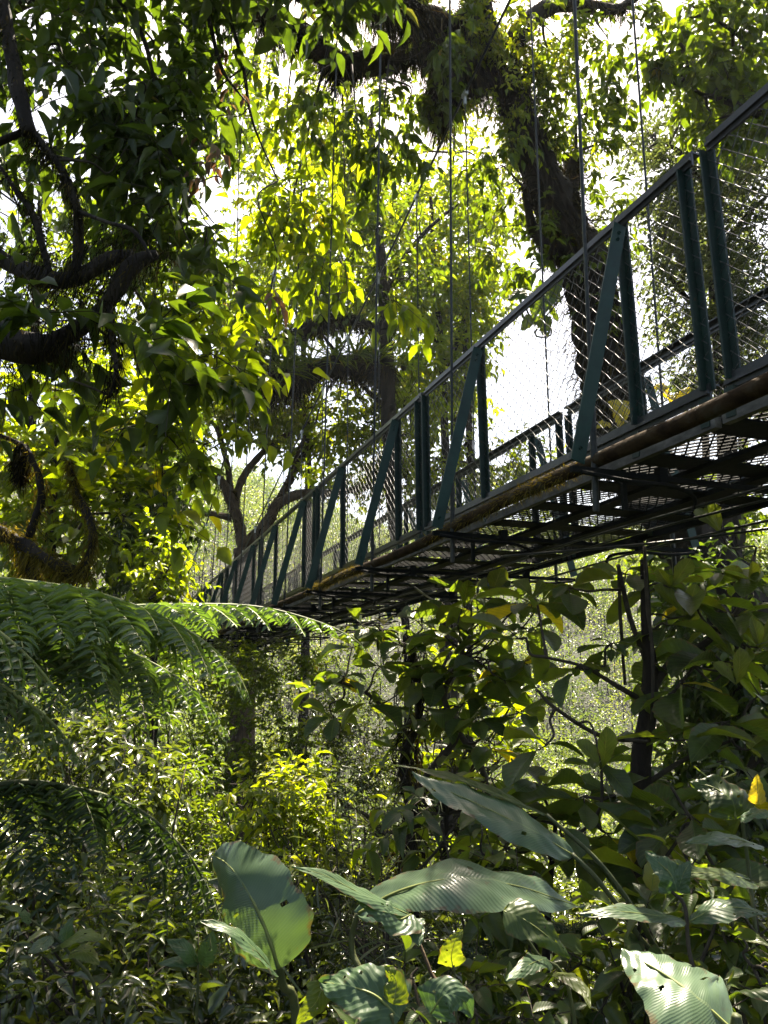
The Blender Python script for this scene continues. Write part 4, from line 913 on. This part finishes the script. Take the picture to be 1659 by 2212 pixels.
# ---------------------------------------------------------------- thicket of shrubs at lower left
def shrub(label, clumps, L, W, kind, mat, seed, per=7, droop=.15, nst=5, name='shrub', cat='shrub', clus=6, group=None, up=1.0, uv=False):
    rs = np.random.RandomState(seed); c0 = at(*clumps[0][:3]); lo = max(clumps, key=lambda q: q[1]); c1 = at(*lo[:3])
    g = ground_at(np.array([(c0[0]+c1[0])/2, (c0[1]+c1[1])/2, 0])); t = thing(name, label, cat, g, group)
    mb = MB(); S = []
    for k in range(nst+len(clumps)):
        q = clumps[k % len(clumps)]; c = at(*q[:3])+rs.normal(size=3)*np.array([q[3], 60, q[4]])*q[2]/F*.4
        m = (g+c)/2+rs.normal(size=3)*.12*np.linalg.norm(c-g)
        p, r = mb.tube([g+rs.normal(size=3)*np.array([.1,.1,0]), m, c], [.016,.011,.005], 5, sub=5); S.append(p)
    mb.build('stem', M['twig'], t)
    crown_part(t, rs, clumps, L, W, kind, mat, np.concatenate(S), per, droop, name='foliage', br=(.006,.003), extra=2, clus=clus, up=up, uv=uv)
shrub('glossy-leaved shrub whose leaves shine white in the sun below the big fern', [(80,1560,6.2,110,60,.5,47),(220,1590,6.2,100,60,.5,47),(300,1660,6,90,60,.5,39),(130,1680,6,120,60,.5,47)], 0.109,0.049,'mid','gloss',101)
shrub('mottled sunlit shrub at the left edge behind the dark fern', [(60,1800,5.2,100,60,.5,37),(180,1860,5.2,110,60,.5,42),(60,1930,5,100,60,.5,37)], 0.088,0.038,'mid','gloss',102)
shrub('tangled small-leaved shrub in the middle of the lower left thicket', [(330,1760,7,110,60,.6,68),(430,1700,7.2,110,60,.6,68),(380,1840,6.8,100,60,.6,59)], 0.088,0.035,'mid','mid',103)
shrub('fine-leaved feathery shrub below the tip of the fern', [(480,1590,12.4,90,50,.9,68),(580,1610,12.6,80,40,.9,68),(520,1690,12,100,40,.9,68)], 0.136,0.049,'small','mid',104,per=10)
shrub('blazing yellow sunlit shrub above the upright banana leaf', [(590,1690,5.0,50,14,.3,26),(555,1730,4.9,50,14,.3,22),(630,1735,4.9,60,16,.3,30),(590,1775,4.8,50,16,.3,24),(655,1790,4.8,55,16,.3,26),(690,1835,4.7,40,14,.25,14),(600,1820,4.7,40,12,.25,10)], .075,.032,'mid','gold',105,per=8,clus=5,nst=2)  # its sunlight is painted in through the gold leaf colour
shrub('silvery backlit bush across the ravine left of the vine-hung trunk', [(700,1600,13,80,60,.9,93),(770,1650,13,80,60,.9,93),(760,1540,13.5,70,50,.9,68),(800,1700,12.5,60,60,.8,68)], 0.102,0.042,'small','gloss',106,per=9)
shrub('sun-speckled shrub behind the top of the upright banana leaf', [(730,1860,6.2,80,60,.5,59),(690,1920,5.6,70,60,.5,47)], 0.088,0.038,'mid','gloss',107)
shrub('low dim shrub beside the upright banana leaf on its left', [(330,1930,4.8,90,60,.4,51),(400,2000,4.6,80,60,.4,51),(280,2030,4.4,90,50,.4,42)], 0.082,0.035,'lance','mid',108)
shrub('pale long-leaved shrub in the bottom left corner of the thicket', [(90,2040,4,110,50,.4,25),(220,2100,3.8,110,50,.4,25),(60,2150,3.6,90,50,.4,18),(340,2160,3.8,90,50,.4,20)], 0.099,0.038,'lance','gloss',109,per=6)
shrub('mossy dark shrub at the very left below the dark fern', [(30,2060,4.4,70,60,.4,25),(90,2130,4.2,80,50,.4,25)], 0.068,0.028,'mid','dark',110)
shrub('leafy shrub in dappled sun along the bottom of the thicket', [(430,2150,4.2,100,50,.4,42),(540,2170,4.1,90,50,.4,37),(640,2120,4.6,70,50,.4,30)], 0.082,0.035,'mid','gloss',111)
shrub('grassy fine-bladed plant left of the pale arching banana leaf', [(850,1850,5.2,50,50,.3,40),(760,2030,4.2,70,50,.4,40)], .18,.009,'strap','grey',112,per=9,up=.4)
shrub('shrub of small green leaves far back under the bridge end', [(520,1420,14,80,60,.9,110),(500,1520,14,90,60,.9,110),(420,1480,12,110,60,.9,76),(560,1440,13,110,60,.9,76),(660,1450,13,90,60,.9,68),(330,1420,11.5,120,50,.9,68)], 0.116,0.049,'mid','mid',113)
shrub('dark low shrub behind the large fern on the far left', [(60,1440,7,110,70,.6,51),(180,1480,7.2,100,60,.6,51),(290,1520,7.2,90,60,.6,42)], 0.109,0.049,'mid','dark',114)

shrub('low seedling tangle in front of the crossed stalks of the slanting banana leaves', [(1330,2060,3.2,90,60,.3,14),(1230,2100,3.0,80,50,.3,12),(1400,2000,3.3,80,60,.3,12)], .12,.07,'ovate','broad',121,per=5,nst=4,uv=True)
shrub('dark low broad-leaved tangle along the bottom edge under the yellow-green seedling leaf', [(1000,2160,2.6,90,50,.3,10),(1120,2190,2.6,90,40,.3,10),(900,2140,2.7,70,40,.3,8)], .09,.05,'ovate','broad',122,per=5,nst=4,uv=True)
shrub('dim broad-leaved tangle at the right edge beneath the lens-shaped pale leaf', [(1600,1980,2.9,70,60,.3,14),(1640,2080,2.7,60,60,.3,10),(1540,2030,2.9,60,50,.3,10)], .11,.06,'ovate','broad',123,per=5,nst=4,uv=True)
shrub('leafy stems standing between the arching pale leaf and the slanting banana leaf', [(1080,1840,3.6,90,50,.3,14),(980,1800,4,80,50,.3,12),(1170,1880,3.4,70,50,.3,10)], .13,.075,'ovate','broad',124,per=5,nst=4,uv=True)

# small ferns in the lower right undergrowth
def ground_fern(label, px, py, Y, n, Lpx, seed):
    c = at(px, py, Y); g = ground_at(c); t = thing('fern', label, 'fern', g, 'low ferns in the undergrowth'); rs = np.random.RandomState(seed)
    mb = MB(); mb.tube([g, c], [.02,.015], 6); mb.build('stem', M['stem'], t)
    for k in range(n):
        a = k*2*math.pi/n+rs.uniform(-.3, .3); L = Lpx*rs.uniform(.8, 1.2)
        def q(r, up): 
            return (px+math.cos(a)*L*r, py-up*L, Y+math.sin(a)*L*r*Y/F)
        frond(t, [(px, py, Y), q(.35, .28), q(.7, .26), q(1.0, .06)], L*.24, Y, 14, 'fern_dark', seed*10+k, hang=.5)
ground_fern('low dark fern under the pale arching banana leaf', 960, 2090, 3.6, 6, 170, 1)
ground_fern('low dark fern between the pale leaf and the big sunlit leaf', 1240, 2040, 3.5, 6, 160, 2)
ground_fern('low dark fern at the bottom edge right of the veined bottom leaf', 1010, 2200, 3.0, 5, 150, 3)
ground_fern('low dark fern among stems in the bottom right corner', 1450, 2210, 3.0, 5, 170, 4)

# ---------------------------------------------------------------- large foreground blades
def stalk(t, pts, r, mat='stem'):
    mb = MB(); mb.tube(ats(pts)+([] if len(pts[0]) else []), r, 7, sub=6, noise=.04); mb.build('stalk', M[mat], t)
def plant(name, label, base, cat='plant', group=None):
    g = ground_at(at(*base)); return thing(name, label, cat, g, group), g
def stalk_from(t, g, pts, r0=.012, r1=.006, mat='stem'):
    mb = MB(); W = [g]+ats(pts); mb.tube(W, np.linspace(r0, r1, len(W)), 7, sub=6, noise=.04); mb.build('stalk', M[mat], t)

t, g = plant('banana_plant', 'banana-like plant with one broad upright ribbed grey-green leaf', (640,2260,2.5))
stalk_from(t, g, [(640,2240,2.5),(612,2130,2.45),(603,2088,2.42)], .016, .010)
bigleaf('leaf', ats([(603,2092,2.38),(580,2025,2.38),(553,1960,2.40),(520,1902,2.44),(490,1866,2.50),(460,1848,2.58)]), .130, (-.22,-1,.30), M['palm'], t, 'paddle', .03, .015, 44, 13, .6, 1, asym=.86, rp=.3)
bigleaf('leaf', ats([(600,2110,2.3),(560,2060,2.26),(500,2010,2.22),(430,1990,2.2)]), .040, (.1,-.25,1), M['pale'], t, 'lance', .2, .08, 26, 7, .3, 2)

t, g = plant('banana_plant', 'banana-like plant with one long pale leaf arching flat in dappled sun', (900,2300,2.7))
stalk_from(t, g, [(800,2200,2.75),(760,2050,2.8),(772,1972,2.8)], .014, .009)
bigleaf('leaf', ats([(770,1975,2.8),(860,1925,2.75),(980,1898,2.7),(1110,1912,2.75),(1200,1940,2.8),(1262,1962,2.85)]), .125, (0,-.42,1), M['palm'], t, 'lance', .12, .07, 44, 11, .9, 3, rip=2)

t, g = plant('banana_plant', 'banana-like plant with paired long leaves slanting up to the left from crossed stalks', (1420,2300,3.1))
stalk_from(t, g, [(1420,2150,3.1),(1370,2010,3.1),(1290,1900,3.12),(1235,1845,3.15)], .014, .009)
stalk_from(t, g, [(1430,2150,3.2),(1400,2020,3.2),(1300,1870,3.25),(1180,1760,3.3)], .014, .008)
bigleaf('leaf', ats([(1240,1848,3.15),(1150,1795,3.15),(1040,1740,3.2),(950,1700,3.25),(890,1668,3.3)]), .098, (.25,-.55,.8), M['palm'], t, 'lance', .15, .06, 40, 11, .8, 4)
bigleaf('leaf', ats([(1180,1762,3.3),(1090,1722,3.3),(980,1680,3.35),(900,1660,3.4),(845,1652,3.45)]), .060, (.3,-.15,1), M['broad'], t, 'lance', .3, .05, 36, 9, .4, 5)

t, g = plant('broad_leaf_plant', 'plant with one huge sunlit leaf in the bottom right corner', (1560,2330,2.2))
stalk_from(t, g, [(1600,2300,1.62),(1580,2230,1.62)], .010, .007)
bigleaf('leaf', ats([(1580,2225,1.60),(1510,2160,1.62),(1430,2100,1.68),(1342,2052,1.76)]), .125, (.05,-.42,.9), M['palm'], t, 'ovate', .06, .03, 36, 13, 1.0, 6, rip=4, rp=.6)

t, g = plant('broad_leaf_plant', 'plant with a torn three-lobed pale leaf on a dark stem at right', (1500,2330,2.5))
stalk_from(t, g, [(1560,2330,2.3),(1530,2200,2.35),(1490,2060,2.4),(1480,1960,2.45),(1450,1925,2.45)], .008, .005, 'twig')
bigleaf('leaf', ats([(1462,1925,2.45),(1450,1890,2.45),(1425,1865,2.47),(1393,1838,2.5)]), .055, (0,-.9,.5), M['pale'], t, 'heart', .15, .05, 24, 9, .5, 7, rip=2)
bigleaf('leaf', ats([(1464,1925,2.45),(1475,1890,2.45),(1492,1860,2.47)]), .036, (.1,-.9,.5), M['pale'], t, 'heart', .15, .05, 18, 7, .4, 8)
bigleaf('leaf', ats([(1480,1990,2.42),(1400,1975,2.35),(1320,1968,2.3),(1250,1975,2.3)]), .045, (0,-.3,1), M['pale'], t, 'lance', .2, .05, 26, 7, .1, 9)
bigleaf('leaf', ats([(1490,1990,2.42),(1540,1965,2.4),(1600,1960,2.4),(1659,1975,2.4)]), .05, (0,-.35,1), M['pale'], t, 'lance', .15, .05, 26, 7, .3, 10)
bigleaf('leaf', ats([(1530,2200,2.3),(1590,2150,2.2),(1640,2140,2.1),(1720,2160,2.05)]), .06, (0,-.5,1), M['broad'], t, 'ovate', .15, .05, 26, 7, .2, 12)

t, g = plant('seedling', 'slim seedling carrying one upright yellow-green oval leaf', (985,2330,2.2))
stalk_from(t, g, [(985,2250,2.2),(985,2150,2.2),(980,2085,2.2)], .005, .003)
bigleaf('leaf', ats([(978,2090,2.2),(975,2060,2.19),(985,2030,2.19),(1000,2008,2.2)]), .036, (-.1,-1,.25), M['lime'], t, 'ovate', .1, .03, 22, 9, .5, 13)

t, g = plant('broad_leaf_plant', 'red-stemmed plant with a drooping bluish leaf beside the arching pale leaf', (930,2330,2.1))
stalk_from(t, g, [(980,2250,2.1),(930,2100,2.15),(885,1985,2.2)], .007, .004, 'barkpale')
bigleaf('leaf', ats([(888,1975,2.2),(860,1985,2.15),(820,1965,2.12),(770,1945,2.1)]), .060, (.0,-.7,.8), M['pale'], t, 'heart', .15, .05, 26, 9, .6, 14)
bigleaf('leaf', ats([(884,1975,2.2),(780,1930,2.1),(700,1890,2.05),(630,1872,2.0)]), .030, (.1,-.55,1), M['pale'], t, 'lance', .15, .05, 30, 7, .8, 15)
bigleaf('leaf', ats([(890,1985,2.2),(900,2015,2.15),(905,2045,2.12)]), .035, (.0,-.8,.5), M['pale'], t, 'heart', .15, .05, 20, 7, .2, 16)

t, g = plant('broad_leaf_plant', 'low plant with deeply veined rounded leaves at the bottom edge', (780,2400,1.9))
stalk_from(t, g, [(840,2330,1.85),(850,2240,1.85),(845,2190,1.85)], .006, .004)
bigleaf('leaf', ats([(862,2200,1.86),(810,2150,1.86),(750,2130,1.88),(690,2120,1.92)]), .085, (-.1,-.75,.7), M['pale'], t, 'heart', .2, .04, 28, 11, .4, 17)
bigleaf('leaf', ats([(700,2120,1.95),(685,2160,1.93),(660,2190,1.92),(640,2215,1.92)]), .034, (.3,-1,.2), M['lime'], t, 'ovate', .1, .03, 20, 7, .2, 18)
bigleaf('leaf', ats([(850,2170,1.85),(855,2120,1.86),(830,2085,1.88)]), .034, (-.6,-1,.2), M['lime'], t, 'ovate', .2, .03, 20, 7, .0, 19)
bigleaf('leaf', ats([(930,2190,1.9),(960,2150,1.9),(1000,2160,1.9),(1020,2200,1.9)]), .05, (0,-.8,.6), M['pale'], t, 'ovate', .2, .03, 20, 7, .5, 20)

t, g = plant('broad_leaf_plant', 'plant with a jagged green leaf slanting down right of the yellow-green seedling', (1260,2330,2.5))
stalk_from(t, g, [(1240,2200,2.5),(1160,2060,2.5),(1090,1970,2.5)], .007, .004)
bigleaf('leaf', ats([(1088,1968,2.5),(1130,1985,2.48),(1180,2020,2.46),(1230,2070,2.44)]), .062, (.1,-.8,.6), M['broad'], t, 'ovate', .15, .06, 26, 9, .5, 21)
bigleaf('leaf', ats([(1180,2070,2.5),(1150,2080,2.4),(1120,2100,2.35),(1090,2120,2.3)]), .04, (.1,-.5,.9), M['pale'], t, 'ovate', .15, .05, 20, 7, .3, 22)
bigleaf('leaf', ats([(1200,2100,2.5),(1230,2110,2.4),(1260,2140,2.35),(1275,2180,2.3)]), .04, (.1,-.5,.9), M['broad'], t, 'ovate', .15, .05, 20, 7, .9, 23)

t, g = plant('broad_leaf_plant', 'tall plant with shadowed broad leaves at the right edge and one glowing yellow leaf', (1660,2330,2.9))
stalk_from(t, g, [(1640,2100,3.0),(1620,1900,3.1),(1600,1750,3.1)], .010, .006)
bigleaf('leaf', ats([(1640,1738,3.0),(1637,1715,3.0),(1636,1692,3.0),(1637,1672,3.0)]), .036, (0,-1,.2), M['yellow'], t, 'ovate', .05, .02, 18, 9, .5, 24, label='glowing yellow leaf')
bigleaf('leaf', ats([(1590,1770,3.0),(1580,1730,3.0),(1540,1700,3.05),(1490,1690,3.1)]), .105, (.1,-.85,.55), M['broad'], t, 'ovate', .1, .04, 28, 11, .1, 25)
bigleaf('leaf', ats([(1650,1830,2.8),(1590,1812,2.75),(1540,1810,2.7),(1480,1822,2.65)]), .05, (0,-.3,1), M['pale'], t, 'lance', .15, .04, 26, 7, .4, 26)
bigleaf('leaf', ats([(1600,1765,2.9),(1640,1755,2.85),(1690,1765,2.8)]), .05, (0,-.5,1), M['pale'], t, 'ovate', .15, .04, 26, 7, .9, 27)
bigleaf('leaf', ats([(1620,1900,2.9),(1570,1890,2.8),(1500,1885,2.75),(1440,1900,2.7)]), .06, (0,-.45,1), M['broad'], t, 'ovate', .15, .04, 26, 7, .4, 28)

t, g = plant('seedling', 'thin seedling with a pair of narrow pale leaves at lower left', (425,2330,2.9))
stalk_from(t, g, [(425,2200,2.9),(428,2080,2.9)], .006, .004)
for q, ww, fc in (([(428,2082,2.9),(390,2075,2.85),(340,2082,2.85)],.020,(0,-.6,1)),([(428,2080,2.9),(400,2050,2.85),(360,2030,2.85)],.028,(0,-.7,.8)),([(430,2080,2.9),(450,2050,2.85),(460,2010,2.85)],.03,(0,-1,.4))):
    bigleaf('leaf', ats(q), ww*1.2, fc, M['pale'], t, 'lance', .15, .03, 18, 7, .8, int(ww*1000))
t, g = plant('broad_leaf_plant', 'long arching narrow-leaved plant with one yellow-green leaf near the bottom left', (210,2330,3.2))
stalk_from(t, g, [(215,2200,3.2),(150,2060,3.2),(60,1985,3.2),(0,2000,3.2)], .008, .004)
for i, q in enumerate(([(150,2060,3.2),(180,2055,3.15),(215,2085,3.1)],[(110,2020,3.2),(90,2040,3.15),(60,2060,3.1)],[(140,2050,3.2),(145,2010,3.2),(160,1980,3.2)],[(130,2040,3.2),(180,2020,3.15),(225,2030,3.1)],[(70,1990,3.2),(40,1965,3.15),(10,1960,3.1)])):
    bigleaf('leaf', ats([q[0], q[1], q[2]]), .034, (0,-.6,1), M['lime'] if i in (0,3) else M['pale'], t, 'lance', .15, .03, 18, 7, .6, 40+i)

# ---------------------------------------------------------------- lianas
def liana(label, paths, r, seed):
    t = thing('liana', label, 'vine', at(*paths[0][0]))
    for p in paths:
        mb = MB(); mb.tube(ats(p), r, 5, sub=7, noise=.15, freq=15); mb.build('stem', M['twig'], t)
liana('thin bare lianas hanging down the mid left against the leaves', [[(560,60,6.5),(520,300,6.4),(510,560,6.3),(480,760,6.2)],[(330,600,5.5),(345,760,5.4),(350,900,5.3),(300,1020,5.2)],[(250,930,5.4),(330,905,5.3),(420,850,5.2),(470,760,5.2)]], .006, 1)
liana('pair of straight lianas dropping from under the bridge to the lower right', [[(1392,1180,4.4),(1398,1300,4.4),(1410,1420,4.4),(1408,1560,4.4)],[(1336,1230,4.8),(1340,1330,4.7),(1350,1480,4.7)]], .010, 2)

# ---------------------------------------------------------------- undergrowth and far forest (uncountable)
def undergrowth():
    rs = np.random.RandomState(200); mb = MB()
    n = 6500
    Y = 2.2+12.5*rs.uniform(0, 1, n)**1.3
    X = (rs.uniform(-.62, .62, n))*Y*1.05
    H = rs.uniform(.0, .8, n)*np.clip(Y/5, .5, 1.4)
    Z = hz(X, Y)+H
    per = 11
    c = np.stack([X, Y, Z], 1)
    mb.prisms(np.stack([X, Y, Z-H-.05], 1), c, .006, .003, 3, 1, .4)
    D = rs.normal(size=(n, per, 3)); D[..., 2] = np.abs(D[..., 2])*.5-.1
    N = np.array([0, 0, 1.])+rs.normal(size=(n, per, 3))*.4
    L = rs.uniform(.05, .15, (n, 1))*rs.uniform(.7, 1.2, (n, per))
    P = c[:, None]+rs.normal(size=(n, per, 3))*.07
    R = np.clip(rs.uniform(0, .7, (n, 1))+rs.uniform(0, .3, (n, per)), 0, 1)
    add_leaves(mb, 'mid', P.reshape(-1, 3), D.reshape(-1, 3), N.reshape(-1, 3), L.ravel(), L.ravel()*.42, R.ravel())
    o = mb.build('undergrowth', [M['gloss'], M['twig']]); tag(o, 'leafy ground cover over the ravine sides', 'undergrowth', kind='stuff')
undergrowth()
def far_forest():
    rs = np.random.RandomState(201); mb = MB()
    # crowns on the far slopes: a leafy lump each
    n = 3000
    Y = 30+175*rs.uniform(0, 1, n)**1.25; X = rs.uniform(-.75, .75, n)*Y
    top = hz(X, Y)+rs.uniform(.5, 3.2, n)*np.clip(Y/60, .8, 2)+np.clip(-X/Y*14-2, 0, 9)*np.clip((60-Y)/30, 0, 1)
    k = 130
    rad = rs.uniform(.9, 2.4, n)*np.clip(Y/60, .8, 2.2)
    o = rs.normal(size=(n, k, 3)); o = nrm(o); o[..., 2] = o[..., 2]*.7
    rr = rad[:, None, None]*rs.uniform(.8, 1.04, (n, k, 1))*(1+.16*np.sin(o[..., :1]*6+o[..., 1:2]*5)+.1*np.sin(o[..., 2:3]*11))
    P = np.stack([X, Y, top], 1)[:, None]+o*rr
    D = o*.5+rs.normal(size=(n, k, 3))*.6+np.array([0, 0, -.3]); N = o*.6+np.array([0, 0, .8])+rs.normal(size=(n, k, 3))*.4
    L = (rs.uniform(.18, .34, (n, k))*np.clip(Y/70, .7, 2.6)[:, None]).ravel()
    R = np.clip(rs.uniform(0, .85, (n, 1))+rs.uniform(0, .15, (n, k)), 0, 1)
    add_leaves(mb, 'small', P.reshape(-1, 3), D.reshape(-1, 3), N.reshape(-1, 3), L, L*.6, R.ravel())
    tr = np.stack([X, Y, hz(X, Y)-.2], 1); mb.prisms(tr, np.stack([X, Y, top], 1), .07, .04, 5, 1)
    o = mb.build('far_forest', [M['far'], M['bark']]); tag(o, 'hazy sunlit forest on the far side of the ravine', 'forest', kind='stuff')
far_forest()

# ---------------------------------------------------------------- the forest's damp air
def haze():
    mb = MB(); mb.box((0, 95, 22), (170, 0, 0), (0, 120, 0), (0, 0, 45))
    m, n, l = newmat('haze'); v = n.new('ShaderNodeVolumePrincipled'); v.inputs['Color'].default_value = (.86, .92, 1.0, 1); v.inputs['Density'].default_value = .00025; v.inputs['Anisotropy'].default_value = .3
    o = n.new('ShaderNodeOutputMaterial'); l.new(v.outputs[0], o.inputs['Volume'])
    tag(mb.build('haze', m, smooth=False), 'thin damp haze hanging in the ravine', 'haze', kind='stuff')
haze()
